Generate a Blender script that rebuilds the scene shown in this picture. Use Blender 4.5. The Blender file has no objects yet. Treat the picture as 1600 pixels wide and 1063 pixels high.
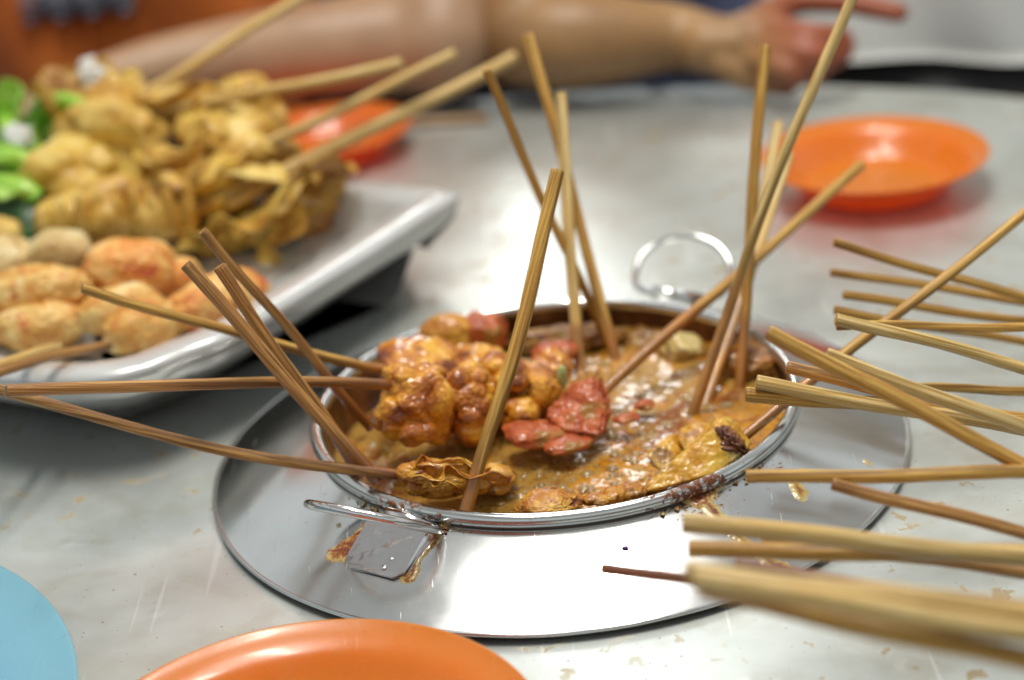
import bpy, bmesh, math, random
import numpy as np
from mathutils import Vector, Matrix
R = math.radians
sc = bpy.context.scene
col = sc.collection

# ------------------------------------------------------------------ camera
F_PX = 3000.0
cam = bpy.data.cameras.new('camera'); co = bpy.data.objects.new('camera', cam); col.objects.link(co)
fw = Vector((-0.018962, 0.911539, -0.410778)).normalized()
rt = Vector((0.9950, -0.0231, -0.0973)); rt = (rt - fw * rt.dot(fw)).normalized()
up = rt.cross(fw)
co.matrix_world = Matrix(((rt.x, up.x, -fw.x, 0), (rt.y, up.y, -fw.y, -.7778), (rt.z, up.z, -fw.z, .4075), (0, 0, 0, 1)))
cam.sensor_width = 36; cam.lens = 36 * F_PX / 1600
cam.clip_start = .01; cam.clip_end = 50
cam.dof.use_dof = True; cam.dof.focus_distance = .762; cam.dof.aperture_fstop = 4.3
sc.camera = co

# ------------------------------------------------------------------ light: grey surroundings graded by height, brightest midway up, and soft lamps
w = bpy.data.worlds.new('World'); sc.world = w; w.use_nodes = True
wn = w.node_tree; tcw = wn.nodes.new('ShaderNodeTexCoord'); sx_ = wn.nodes.new('ShaderNodeSeparateXYZ'); wr = wn.nodes.new('ShaderNodeValToRGB')
wn.links.new(tcw.outputs['Generated'], sx_.inputs[0]); wn.links.new(sx_.outputs[2], wr.inputs[0]); wn.links.new(wr.outputs[0], wn.nodes['Background'].inputs[0])
for k, (p_, c_) in enumerate(((0.0, (.10, .10, .095)), (.22, (.24, .25, .25)), (.36, (.60, .64, .65)), (.55, (.72, .77, .78)), (.78, (.40, .42, .42)), (1.0, (.32, .33, .33)))):
    e_ = wr.color_ramp.elements[k] if k < 2 else wr.color_ramp.elements.new(p_); e_.position = p_; e_.color = c_ + (1,)
wn.nodes['Background'].inputs[1].default_value = .90
def area(name, loc, target, sx, sy, watts, colr):
    l = bpy.data.lights.new(name, 'AREA'); l.shape = 'RECTANGLE'; l.size = sx; l.size_y = sy; l.energy = watts; l.color = colr
    o = bpy.data.objects.new(name, l); col.objects.link(o); o.location = loc
    o.rotation_euler = (Vector(target) - Vector(loc)).to_track_quat('-Z', 'Y').to_euler()
area('ceiling_light', (.0, .22, 1.5), (.0, .2, 0), .82, .70, 3.0, (1, .985, .95))
area('fluorescent_tube', (-.16, .10, 1.46), (-.16, .10, 0), .05, .62, 8.0, (1, .97, .90))
area('fluorescent_tube', (.20, .32, 1.46), (.20, .32, 0), .05, .62, 8.0, (1, .97, .90))
area('window_light', (-.02, 3.4, 1.78), (0, .2, 0), .24, 1.15, 9, (.97, .99, 1))
sc.view_settings.view_transform = 'Standard'; sc.view_settings.look = 'None'
sc.view_settings.exposure = 0.0; sc.view_settings.gamma = 1
sc.cycles.use_denoising = True
sc.cycles.max_bounces = 8; sc.cycles.transparent_max_bounces = 4
sc.cycles.caustics_reflective = False; sc.cycles.caustics_refractive = False

# ------------------------------------------------------------------ noise in numpy
_rng = np.random.RandomState(7)
_perm = _rng.permutation(256); _perm = np.r_[_perm, _perm, _perm]
_g = _rng.normal(size=(256, 3)); _g /= np.linalg.norm(_g, axis=1)[:, None]
def noise(p):
    p = np.asarray(p, float); i = np.floor(p).astype(int); f = p - i; u = f * f * f * (f * (f * 6 - 15) + 10)
    out = 0
    for dx in (0, 1):
        for dy in (0, 1):
            for dz in (0, 1):
                h = _perm[_perm[_perm[(i[:, 0] + dx) & 255] + ((i[:, 1] + dy) & 255)] + ((i[:, 2] + dz) & 255)]
                d = (_g[h] * (f - np.array((dx, dy, dz)))).sum(1)
                wx = u[:, 0] if dx else 1 - u[:, 0]; wy = u[:, 1] if dy else 1 - u[:, 1]; wz = u[:, 2] if dz else 1 - u[:, 2]
                out = out + d * wx * wy * wz
    return out
def fbm(p, o=4, gain=.5):
    s = 0; a = 1
    for k in range(o):
        s = s + a * noise(np.asarray(p) * 2 ** k + 17.3 * k); a *= gain
    return s

# ------------------------------------------------------------------ materials
MATS = {}
def mat(name):
    m = bpy.data.materials.new(name); m.use_nodes = True; MATS[name] = m
    nt = m.node_tree; return m, nt, nt.nodes['Principled BSDF']
def nd(nt, t, **k):
    n = nt.nodes.new(t)
    for a, v in k.items():
        if a.startswith('i_'):
            key = a[2:]; n.inputs[int(key) if key.isdigit() else key.replace('_', ' ')].default_value = v
        else: setattr(n, a, v)
    return n
def ramp(nt, fac, stops):
    r = nt.nodes.new('ShaderNodeValToRGB'); nt.links.new(fac, r.inputs[0])
    e = r.color_ramp.elements
    while len(e) < len(stops): e.new(.5)
    for k, (p, c) in enumerate(stops):
        e[k].position = p; e[k].color = tuple(c) + (1,) if not isinstance(c, (int, float)) else (c, c, c, 1)
    return r.outputs[0]
def coords(nt, scale=(1, 1, 1), kind='Object', loc=(0, 0, 0), rot=(0, 0, 0)):
    tc = nt.nodes.new('ShaderNodeTexCoord'); mp = nt.nodes.new('ShaderNodeMapping')
    mp.inputs['Scale'].default_value = scale; mp.inputs['Location'].default_value = loc; mp.inputs['Rotation'].default_value = rot
    nt.links.new(tc.outputs[kind], mp.inputs[0]); return mp.outputs[0]
def ntex(nt, vec, scale, detail=4, rough=.55, dist=0):
    n = nd(nt, 'ShaderNodeTexNoise', i_Scale=scale, i_Detail=detail, i_Roughness=rough, i_Distortion=dist)
    nt.links.new(vec, n.inputs['Vector']); return n.outputs['Fac']
def mix(nt, fac, a, b, mode='MIX'):
    n = nt.nodes.new('ShaderNodeMix'); n.data_type = 'RGBA'; n.blend_type = mode
    for s, v in ((n.inputs['Factor'], fac), (n.inputs['A'], a), (n.inputs['B'], b)):
        if hasattr(v, 'links') or hasattr(v, 'is_linked'): nt.links.new(v, s)
        else: s.default_value = v if isinstance(v, (int, float)) else tuple(v) + (1,)
    return n.outputs['Result']
def mth(nt, op, a, b=0.0, clamp=False):
    n = nt.nodes.new('ShaderNodeMath'); n.operation = op; n.use_clamp = clamp
    for s, v in ((n.inputs[0], a), (n.inputs[1], b)):
        if isinstance(v, (int, float)): s.default_value = v
        else: nt.links.new(v, s)
    return n.outputs[0]
def bump(nt, b, h, strength=.5, dist=.001, normal=None):
    n = nd(nt, 'ShaderNodeBump', i_Strength=strength, i_Distance=dist); nt.links.new(h, n.inputs['Height'])
    if normal is not None: nt.links.new(normal, n.inputs['Normal'])
    if b is not None: nt.links.new(n.outputs[0], b.inputs['Normal'])
    return n.outputs[0]
def scratches(nt, scale, thr, kind='Object'):
    outs = None
    for k, a in enumerate((15, 62, 118, 160)):
        v = coords(nt, (scale * 22, scale * .9, scale), kind, (k * 3.1, k * 1.7, 0), (0, 0, R(a)))
        n = ntex(nt, v, 1.0, 2, .5, .25)
        o = ramp(nt, n, [(thr, 0.0), (thr + .03, 1.0)])
        outs = o if outs is None else mix(nt, 1.0, outs, o, 'LIGHTEN')
    return outs

def food_mat(name, cols, scale=60, rough=.4, coat=0.0, bs=.35, bd=.0005, sss=.15, spots=None, spot_scale=160, spot_thr=.62):
    m, nt, b = mat(name); v = coords(nt)
    n = ntex(nt, v, scale, 5, .6, .3)
    k = len(cols); c = ramp(nt, n, [(.28 + .44 * i / max(1, k - 1), cc) for i, cc in enumerate(cols)])
    if spots:
        s = ntex(nt, v, spot_scale, 3, .6)
        c = mix(nt, ramp(nt, s, [(spot_thr, 0.0), (spot_thr + .07, 1.0)]), c, spots)
    if name in ('tofu', 'crab_stick', 'fried_beancurd', 'potato', 'dark_mush', 'pale_radish', 'leek'):
        # a coat of satay sauce up to an uneven line a few millimetres above the surface, and spots of ground peanut
        ge = nt.nodes.new('ShaderNodeNewGeometry'); sz = nt.nodes.new('ShaderNodeSeparateXYZ'); nt.links.new(ge.outputs['Position'], sz.inputs[0])
        nz = ntex(nt, ge.outputs['Position'], 95, 5, .6, .4)
        lvl = mth(nt, 'ADD', sz.outputs[2], mth(nt, 'MULTIPLY', mth(nt, 'SUBTRACT', nz, .5), .034))
        k = nd(nt, 'ShaderNodeMapRange', i_1=.0205, i_2=.0175, i_3=0.0, i_4=.9); nt.links.new(lvl, k.inputs[0])
        sc_ = ramp(nt, ntex(nt, ge.outputs['Position'], 150, 5, .65), [(.38, (.16, .055, .008)), (.52, (.34, .17, .03)), (.64, (.46, .28, .07))])
        c = mix(nt, k.outputs[0], c, sc_)
    nt.links.new(c, b.inputs['Base Color'])
    b.inputs['Roughness'].default_value = rough; b.inputs['Coat Weight'].default_value = coat; b.inputs['Coat Roughness'].default_value = .05
    b.inputs['Subsurface Weight'].default_value = sss; b.inputs['Subsurface Radius'].default_value = (.006, .003, .0012); b.inputs['Subsurface Scale'].default_value = 1
    vo = nd(nt, 'ShaderNodeTexVoronoi', i_Scale=scale * 6.0); vo.feature = 'SMOOTH_F1'; nt.links.new(v, vo.inputs['Vector'])
    h = mth(nt, 'SUBTRACT', mth(nt, 'MULTIPLY', ntex(nt, v, scale * 2.2, 5, .6), 1.2), mth(nt, 'MULTIPLY', vo.outputs['Distance'], .8)); bump(nt, b, h, bs, bd)
    return m
food_mat('tofu', [(.16, .028, .003), (.48, .135, .008), (.80, .36, .022), (.92, .60, .09)], 62, .34, .9, .7, .0012, .05, (.24, .06, .010), 95, .575)
food_mat('fried_beancurd', [(.26, .06, .006), (.52, .19, .016), (.74, .37, .04), (.88, .60, .14)], 75, .36, .5, .7, .0010, .05, (.24, .05, .008), 120, .60)
food_mat('crab_stick', [(.22, .032, .008), (.44, .082, .018), (.60, .14, .032), (.70, .28, .09)], 60, .36, .35, .6, .0009, .0, (.40, .18, .03), 60, .55)
food_mat('potato', [(.34, .11, .008), (.66, .31, .02), (.80, .49, .065), (.88, .69, .27)], 70, .35, .5, .6, .0009, .05, (.34, .10, .012), 120, .61)
food_mat('potato_skin', [(.05, .012, .003), (.18, .04, .008), (.42, .18, .03)], 140, .35, .5, .8, .001, .05)
food_mat('pale_radish', [(.55, .34, .08), (.74, .58, .22), (.82, .72, .38)], 60, .3, .5, .4, .0006, .1)
food_mat('leek', [(0.231, 0.349, 0.0708), (0.503, 0.577, 0.25), (0.664, 0.685, 0.399)], 90, .3, 0.42, 0.21, 0.00045, .2)
food_mat('dark_mush', [(.08, .018, .003), (.24, .075, .009), (.46, .20, .025), (.66, .38, .07)], 60, .34, .4, .7, .0010, .0, (.50, .09, .01), 60, .60)
food_mat('wonton', [(.26, .085, .009), (.58, .31, .04), (.80, .57, .15), (.93, .82, .44)], 20, .5, .15, .5, .0007, .1)
food_mat('wonton_gold', [(.20, .065, .008), (.50, .26, .03), (.72, .49, .09), (.86, .70, .28)], 20, .5, .15, .5, .0007, .08)
food_mat('fish_roll', [(.56, .15, .02), (.78, .38, .075), (.88, .58, .19), (.93, .76, .40)], 70, .42, .15, .8, .0016, .1, (.66, .20, .06), 80, .60)
food_mat('pale_roll', [(0.534, 0.329, 0.104), (0.707, 0.524, 0.231), (0.796, 0.664, 0.389)], 70, .45, 0.14, 0.56, 0.00081, .2)
food_mat('pink_roll', [(.60, .12, .02), (.82, .32, .06), (.89, .52, .15), (.93, .72, .36)], 70, .42, .15, .8, .0016, .1, (.64, .12, .04), 80, .57)
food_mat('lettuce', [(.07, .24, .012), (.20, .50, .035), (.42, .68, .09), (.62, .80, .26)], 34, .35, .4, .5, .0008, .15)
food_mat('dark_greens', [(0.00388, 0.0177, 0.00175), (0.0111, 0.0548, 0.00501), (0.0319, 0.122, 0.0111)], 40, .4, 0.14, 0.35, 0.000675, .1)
food_mat('white_puff', [(0.503, 0.513, 0.471), (0.774, 0.774, 0.751), (0.886, 0.886, 0.886)], 80, .6, 0, 0.42, 0.00045, .3)

for nm_ in ('crab_stick', 'tofu', 'dark_mush', 'fried_beancurd', 'potato'):
    MATS[nm_].node_tree.nodes['Principled BSDF'].inputs['Specular IOR Level'].default_value = .3
food_mat('sauce_bubble', [(.20, .085, .014), (.36, .21, .05), (.48, .31, .09)], 60, .12, .0, .1, .0003, .0)
b = MATS['sauce_bubble'].node_tree.nodes['Principled BSDF']; b.inputs['Coat Weight'].default_value = 1.0; b.inputs['Coat Roughness'].default_value = .03
food_mat('gap_shade_crust', [(.03, .012, .004), (.08, .03, .008), (.16, .07, .02)], 50, .5, .1, .5, .0008, .0)  # bed colour that puts shade into the gaps of the fried heap
def bamboo(name, pale, mid, soaked, rough=.42):
    m, nt, b = mat(name)
    v = coords(nt, (1300, 1300, 14)); n = ntex(nt, v, 1.0, 3, .6)
    v2 = coords(nt, (300, 300, 9)); n2 = ntex(nt, v2, 1.0, 2, .5)
    base = mix(nt, ramp(nt, n, [(.40, 0.0), (.58, 1.0)]), mid, pale)
    base = mix(nt, ramp(nt, n2, [(.38, .85), (.52, 0.0)]), base, tuple(c * .45 for c in mid))
    at = nd(nt, 'ShaderNodeAttribute', attribute_name='soak')
    nz = ntex(nt, coords(nt, (200, 200, 60)), 1.0, 4, .6)
    s = mth(nt, 'ADD', at.outputs['Fac'], mth(nt, 'MULTIPLY', mth(nt, 'SUBTRACT', nz, .5), .55))
    sk = ramp(nt, s, [(.30, 0.0), (.62, 1.0)])
    sc2 = mix(nt, ramp(nt, nz, [(.35, 0.0), (.65, 1.0)]), tuple(c * .45 for c in soaked), soaked)
    c = mix(nt, mth(nt, 'MULTIPLY', sk, .85), base, sc2)
    nt.links.new(c, b.inputs['Base Color'])
    b.inputs['Roughness'].default_value = rough
    nt.links.new(mth(nt, 'MULTIPLY', sk, .8), b.inputs['Coat Weight']); b.inputs['Coat Roughness'].default_value = .12
    h = mix(nt, sk, n, nz); bump(nt, b, h, .7, .0005)
    return m
bamboo('bamboo_pale', (.88, .66, .29), (.62, .36, .075), (.58, .22, .022))
bamboo('bamboo_gold', (.78, .47, .105), (.42, .18, .022), (.54, .19, .016))
bamboo('bamboo_brown', (.66, .36, .11), (.34, .135, .028), (.36, .10, .012))
bamboo('bamboo_red', (.36, .14, .06), (.22, .06, .025), (.26, .06, .015))

# steels
def steel(name, base, r0, r1, bscale=7, bdist=.0006, bstr=.3, brush=None, scr=None, metallic=1.0):
    m, nt, b = mat(name); v = coords(nt)
    n = ntex(nt, v, 22, 5, .6)
    rr = nd(nt, 'ShaderNodeMapRange', i_1=.3, i_2=.7, i_3=r0, i_4=r1); nt.links.new(n, rr.inputs[0])
    c = mix(nt, ramp(nt, ntex(nt, v, 9, 5, .65), [(.35, 0.0), (.7, 1.0)]), tuple(x * .88 for x in base), base)
    rough = rr.outputs[0]
    nrm = bump(nt, None, ntex(nt, v, bscale, 2, .4), bstr, bdist)
    if scr:
        s = scratches(nt, scr[0], scr[1]); rough = mth(nt, 'ADD', rough, mth(nt, 'MULTIPLY', s, .25))
        nrm = bump(nt, None, s, .12, .0001, nrm)
    nt.links.new(c, b.inputs['Base Color']); nt.links.new(rough, b.inputs['Roughness']); nt.links.new(nrm, b.inputs['Normal'])
    b.inputs['Metallic'].default_value = metallic
    return m, nt, b
steel('skirt_steel', (.84, .84, .82), .13, .24, 16, .0012, .35, scr=(34, .74))
steel('rim_steel', (.72, .73, .71), .12, .22, 60, .0003, .2)
steel('shade_steel', (.16, .13, .11), .25, .45, 60, .0003, .2, metallic=.7)  # for the collar: dark tone stands in for shade below the rim bead
steel('wire_steel', (.82, .84, .82), .18, .26, 60, .0003, .2)
steel('bracket_steel', (.80, .77, .76), .10, .24, 110, .0014, .6)
steel('tray_steel', (.80, .79, .78), .20, .30, 12, .0010, .3, scr=(10, .7))
m, nt, b = mat('dull_underside'); b.inputs['Base Color'].default_value = (.34, .34, .33, 1); b.inputs['Metallic'].default_value = .3; b.inputs['Roughness'].default_value = .6
m, nt, b = mat('white_glaze'); v = coords(nt); nt.links.new(ramp(nt, ntex(nt, v, 18, 5, .6), [(.35, (.62, .62, .60)), (.65, (.74, .74, .72))]), b.inputs['Base Color']); b.inputs['Roughness'].default_value = .22; b.inputs['Metallic'].default_value = .25; b.inputs['Coat Weight'].default_value = .5; b.inputs['Coat Roughness'].default_value = .12; bump(nt, b, ntex(nt, v, 14, 2, .4), .3, .001)
# stains over the rim: sauce dried on in patches
def add_stain(m, scale, thr, colr, where=None, seed=0):
    nt = m.node_tree; b = nt.nodes['Principled BSDF']
    v = coords(nt, loc=(seed, seed, seed)); n = ntex(nt, v, scale, 6, .68, .4)
    if where:
        g = coords(nt, loc=tuple(-c for c in where[0])); ln = nd(nt, 'ShaderNodeVectorMath', operation='LENGTH'); nt.links.new(g, ln.inputs[0])
        f = nd(nt, 'ShaderNodeMapRange', i_1=0.0, i_2=where[1], i_3=where[2], i_4=-.06); nt.links.new(ln.outputs['Value'], f.inputs[0])
        n = mth(nt, 'ADD', n, f.outputs[0])
    f = ramp(nt, n, [(thr, 0.0), (thr + .05, 1.0)])
    dark = ramp(nt, ntex(nt, v, scale * 3, 3, .6), [(.35, tuple(c * .35 for c in colr)), (.65, colr)])
    for sock, val in (('Base Color', dark), ('Metallic', 0.0), ('Roughness', .45)):
        s = b.inputs[sock]
        old = s.links[0].from_socket if s.is_linked else None
        if sock == 'Base Color': out = mix(nt, f, old if old else s.default_value[:3], val)
        else:
            mx = nt.nodes.new('ShaderNodeMix'); nt.links.new(f, mx.inputs[0])
            if old: nt.links.new(old, mx.inputs[2])
            else: mx.inputs[2].default_value = s.default_value
            mx.inputs[3].default_value = val; out = mx.outputs[0]
        nt.links.new(out, s)
add_stain(MATS['rim_steel'], 260, .62, (.30, .09, .02), ((-0.0633, -0.0876, 0.0270), .050, .12))
add_stain(MATS['rim_steel'], 260, .60, (.26, .07, .018), ((0.0550, -0.0994, 0.0270), .036, .22), 3)
add_stain(MATS['skirt_steel'], 420, .635, (.35, .14, .03), ((-0.0587, -0.0993, 0.0196), .024, .13), 1)
add_stain(MATS['skirt_steel'], 420, .60, (.30, .11, .03), ((0.0560, -0.0990, 0.0202), .022, .17), 2)
add_stain(MATS['skirt_steel'], 420, .62, (.30, .14, .04), ((0.0895, -0.0741, 0.0193), .020, .12), 5)
add_stain(MATS['bracket_steel'], 300, .60, (.34, .10, .025), ((-0.0825, -0.1059, 0.0350), .018, .16), 2)

m, nt, b = mat('bowl_inside'); v = coords(nt, (1, 1, .35))
c = ramp(nt, ntex(nt, v, 45, 6, .65, .4), [(.30, (.035, .012, .006)), (.5, (.11, .038, .012)), (.66, (.24, .10, .03)), (.8, (.36, .22, .10))])
nt.links.new(c, b.inputs['Base Color']); b.inputs['Metallic'].default_value = .35; b.inputs['Roughness'].default_value = .3

m, nt, b = mat('soup'); v = coords(nt)
big = ntex(nt, v, 13, 4, .6, .8); mid = ntex(nt, v, 46, 5, .65, .9)
sep = nd(nt, 'ShaderNodeSeparateXYZ'); nt.links.new(coords(nt), sep.inputs[0])
gx = nd(nt, 'ShaderNodeMapRange', i_1=-.1, i_2=.1, i_3=-.06, i_4=.10); nt.links.new(sep.outputs[0], gx.inputs[0])
fin = ntex(nt, v, 150, 5, .7, .8)
f = mth(nt, 'ADD', mth(nt, 'ADD', mth(nt, 'ADD', mth(nt, 'MULTIPLY', big, .5), mth(nt, 'MULTIPLY', mid, .42)), mth(nt, 'MULTIPLY', fin, .22)), gx.outputs[0]); f = mth(nt, 'SUBTRACT', f, .07)
c = ramp(nt, f, [(.34, (.11, .038, .006)), (.40, (.24, .115, .020)), (.46, (.40, .215, .042)), (.53, (.48, .275, .062)), (.58, (.54, .22, .012)), (.67, (.64, .29, .012))])
c = mix(nt, ramp(nt, ntex(nt, coords(nt, loc=(5, 2, 1)), 38, 5, .65, 1.2), [(.60, 0.0), (.66, .75)]), c, (.11, .028, .004))
c = mix(nt, ramp(nt, ntex(nt, v, 30, 5, .7, .6), [(.56, 0.0), (.64, .85)]), c, (.24, .045, .008))
c = mix(nt, ramp(nt, ntex(nt, v, 330, 3, .6), [(.60, 0.0), (.66, .8)]), c, (.18, .045, .012))
nt.links.new(c, b.inputs['Base Color']); b.inputs['Roughness'].default_value = .24; b.inputs['Coat Weight'].default_value = .5; b.inputs['Coat Roughness'].default_value = .025; b.inputs['Specular IOR Level'].default_value = .3
bump(nt, b, ntex(nt, v, 160, 4, .6, .5), .3, .0004)

m, nt, b = mat('dried_sauce'); v = coords(nt)
at = nd(nt, 'ShaderNodeAttribute', attribute_name='edge')
f = mth(nt, 'ADD', mth(nt, 'MULTIPLY', at.outputs['Fac'], .45), mth(nt, 'ADD', mth(nt, 'MULTIPLY', mth(nt, 'SUBTRACT', ntex(nt, v, 520, 6, .7), .5), 2.4), .12))
c = ramp(nt, f, [(.10, (.66, .50, .20)), (.32, (.52, .26, .05)), (.52, (.28, .065, .012)), (.8, (.17, .030, .008))])
nt.links.new(c, b.inputs['Base Color']); b.inputs['Roughness'].default_value = .22; b.inputs['Coat Weight'].default_value = .9
bump(nt, b, ntex(nt, v, 500, 4, .6), .6, .0006)
m, nt, b = mat('yellow_sauce'); v = coords(nt)
at = nd(nt, 'ShaderNodeAttribute', attribute_name='edge')
f = mth(nt, 'ADD', mth(nt, 'MULTIPLY', at.outputs['Fac'], .45), mth(nt, 'MULTIPLY', ntex(nt, v, 260, 5, .65), .8))
c = ramp(nt, f, [(.30, (.62, .54, .34)), (.50, (.60, .44, .16)), (.68, (.50, .30, .05)), (.84, (.22, .06, .02))])
nt.links.new(c, b.inputs['Base Color']); b.inputs['Roughness'].default_value = .25; b.inputs['Coat Weight'].default_value = .7
bump(nt, b, ntex(nt, v, 600, 4, .6), .5, .0004)
m, nt, b = mat('purple_drop'); b.inputs['Base Color'].default_value = (.10, .01, .16, 1); b.inputs['Roughness'].default_value = .2
m, nt, b = mat('black_crust'); b.inputs['Base Color'].default_value = (.012, .010, .008, 1); b.inputs['Roughness'].default_value = .35

# table: dented, wiped metal sheet
m, nt, b = mat('table_sheet'); v = coords(nt)
c = mix(nt, ramp(nt, ntex(nt, v, 7, 6, .65, .5), [(.35, 0.0), (.68, 1.0)]), (.67, .70, .66), (.83, .865, .825))
sp = ntex(nt, coords(nt, (1, 1, 1), 'Object', (3, 1, 0)), 75, 3, .55, .3); zone = ntex(nt, v, 9, 3, .5)
msk = mth(nt, 'MULTIPLY', ramp(nt, sp, [(.615, 0.0), (.655, 1.0)]), ramp(nt, zone, [(.44, 0.0), (.56, 1.0)]))
c = mix(nt, mth(nt, 'MULTIPLY', msk, .75), c, (.42, .30, .13))
sp2 = ramp(nt, ntex(nt, v, 26, 5, .6, .5), [(.50, 0.0), (.70, .45)])
c = mix(nt, sp2, c, (.55, .50, .38))
sp3 = ramp(nt, ntex(nt, v, 420, 2, .5), [(.715, 0.0), (.735, .8)]); c = mix(nt, sp3, c, (.10, .09, .08))
scr = scratches(nt, 7, .69)
nt.links.new(mix(nt, mth(nt, 'MULTIPLY', scr, .5), c, (.95, .97, .97)), b.inputs['Base Color'])
b.inputs['Metallic'].default_value = .72
rr = nd(nt, 'ShaderNodeMapRange', i_1=.3, i_2=.7, i_3=.30, i_4=.46); nt.links.new(ntex(nt, v, 12, 5, .6), rr.inputs[0])
rg = mth(nt, 'ADD', rr.outputs[0], mth(nt, 'MULTIPLY', msk, .3)); nt.links.new(rg, b.inputs['Roughness'])
n1 = bump(nt, None, ntex(nt, v, 7, 2, .45, .3), .6, .0040)
n2 = bump(nt, None, ntex(nt, coords(nt, (1, 1.6, 1)), 26, 3, .5, .3), .3, .0009, n1)
dent = nd(nt, 'ShaderNodeTexVoronoi', i_Scale=32.0); nt.links.new(v, dent.inputs['Vector'])
n3 = bump(nt, None, ramp(nt, dent.outputs['Distance'], [(0.0, 1.0), (.14, 0.0)]), .4, .0007, n2)
n4 = bump(nt, None, scr, .15, .0001, n3); nt.links.new(n4, b.inputs['Normal'])
m, nt, b = mat('table_edge'); b.inputs['Base Color'].default_value = (.08, .08, .08, 1); b.inputs['Metallic'].default_value = .2; b.inputs['Roughness'].default_value = .5
m, nt, b = mat('floor_concrete'); nt.links.new(ramp(nt, ntex(nt, coords(nt), 3, 5), [(.3, (.05, .05, .05)), (.7, (.11, .105, .10))]), b.inputs['Base Color']); b.inputs['Roughness'].default_value = .8

def plastic(name, colr, rough=.22):
    m, nt, b = mat(name); v = coords(nt)
    n = ntex(nt, v, 35, 4, .6); pc_ = mix(nt, n, tuple(x * .90 for x in colr), colr)
    pc_ = mix(nt, ramp(nt, ntex(nt, v, 130, 4, .6), [(.66, 0.0), (.72, .45)]), pc_, tuple(x * .6 + .04 for x in colr)); pc_ = mix(nt, mth(nt, 'MULTIPLY', scratches(nt, 40, .70), .12), pc_, tuple(min(1, x + .15) for x in colr)); nt.links.new(pc_, b.inputs['Base Color'])
    rr = nd(nt, 'ShaderNodeMapRange', i_1=.3, i_2=.7, i_3=rough, i_4=rough + .12); nt.links.new(ntex(nt, v, 60, 4, .6), rr.inputs[0]); nt.links.new(rr.outputs[0], b.inputs['Roughness'])
    b.inputs['Coat Weight'].default_value = .3; b.inputs['Coat Roughness'].default_value = .12
    b.inputs['Subsurface Weight'].default_value = .5; b.inputs['Subsurface Radius'].default_value = tuple(.02 * c + .001 for c in colr); b.inputs['Subsurface Scale'].default_value = 1
    bump(nt, b, scratches(nt, 12, .68), .15, .0001)
plastic('orange_melamine', (.98, .20, .008)); plastic('red_orange_melamine', (.95, .17, .025)); plastic('blue_melamine', (.22, .50, .68), .35)

m, nt, b = mat('skin_light'); v = coords(nt)
nt.links.new(ramp(nt, ntex(nt, v, 14, 5, .6), [(.3, (.38, .22, .125)), (.7, (.50, .32, .19))]), b.inputs['Base Color'])
b.inputs['Roughness'].default_value = .45; b.inputs['Subsurface Weight'].default_value = .2; b.inputs['Subsurface Radius'].default_value = (.01, .004, .002); b.inputs['Subsurface Scale'].default_value = 1
m, nt, b = mat('skin_tan'); v = coords(nt)
sepx = nd(nt, 'ShaderNodeSeparateXYZ'); nt.links.new(v, sepx.inputs[0])
fx = nd(nt, 'ShaderNodeMapRange', i_1=.150, i_2=.185, i_3=0.0, i_4=1.0); nt.links.new(sepx.outputs[0], fx.inputs[0])
c1 = ramp(nt, ntex(nt, v, 14, 5, .6), [(.3, (.28, .145, .055)), (.7, (.44, .25, .105))])
nt.links.new(mix(nt, fx.outputs[0], c1, (.36, .095, .040)), b.inputs['Base Color'])
b.inputs['Roughness'].default_value = .45; b.inputs['Subsurface Weight'].default_value = .15; b.inputs['Subsurface Radius'].default_value = (.01, .004, .002); b.inputs['Subsurface Scale'].default_value = 1
m, nt, b = mat('nail'); b.inputs['Base Color'].default_value = (.62, .34, .26, 1); b.inputs['Roughness'].default_value = .3
def cloth(name, c0, c1):
    m, nt, b = mat(name); v = coords(nt)
    nt.links.new(ramp(nt, ntex(nt, v, 9, 5, .6), [(.3, c0), (.7, c1)]), b.inputs['Base Color']); b.inputs['Roughness'].default_value = .85
    b.inputs['Sheen Weight'].default_value = .2
    wv = nd(nt, 'ShaderNodeTexWave', i_Scale=500.0); nt.links.new(v, wv.inputs['Vector']); bump(nt, b, wv.outputs['Fac'], .2, .0004)
cloth('orange_cloth', (.50, .085, .010), (.82, .22, .025)); cloth('white_cloth', (.74, .74, .70), (.82, .82, .78))
cloth('grey_cloth', (.07, .07, .07), (.12, .12, .115)); cloth('navy_cloth', (.02, .025, .06), (.05, .06, .12)); cloth('print_blue', (.12, .13, .18), (.19, .20, .26)); cloth('pale_cloth', (.5, .5, .6), (.6, .6, .7))
m, nt, b = mat('wood_strip'); b.inputs['Base Color'].default_value = (.45, .28, .15, 1); b.inputs['Roughness'].default_value = .6

# ------------------------------------------------------------------ mesh helpers
class MB:
    def __init__(s): s.v = []; s.f = []; s.n = 0; s.at = {}
    def add(s, v, f, **at):
        v = np.asarray(v, float); s.v.append(v); s.f += [tuple(int(i) + s.n for i in q) for q in f]
        for k in set(list(at) + list(s.at)):
            a = s.at.setdefault(k, [np.zeros(s.n)]) ; a.append(np.asarray(at[k], float) if k in at else np.zeros(len(v)))
        s.n += len(v); return s
    def build(s, name, m, parent=None, smooth=True, origin=None):
        V = np.concatenate(s.v); o0 = np.zeros(3)
        if origin is not None: o0 = np.array(origin, float); V = V - o0
        me = bpy.data.meshes.new(name); me.from_pydata(V.tolist(), [], s.f)
        for k, a in s.at.items():
            at = me.attributes.new(k, 'FLOAT', 'POINT'); at.data.foreach_set('value', np.concatenate(a).astype(np.float32))
        if smooth: me.polygons.foreach_set('use_smooth', [True] * len(me.polygons))
        me.materials.append(MATS[m]); me.update()
        o = bpy.data.objects.new(name, me); col.objects.link(o)
        if parent is not None:
            o.parent = parent; o.location = Vector(o0) - parent_loc(parent)
        else: o.location = o0
        return o
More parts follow.
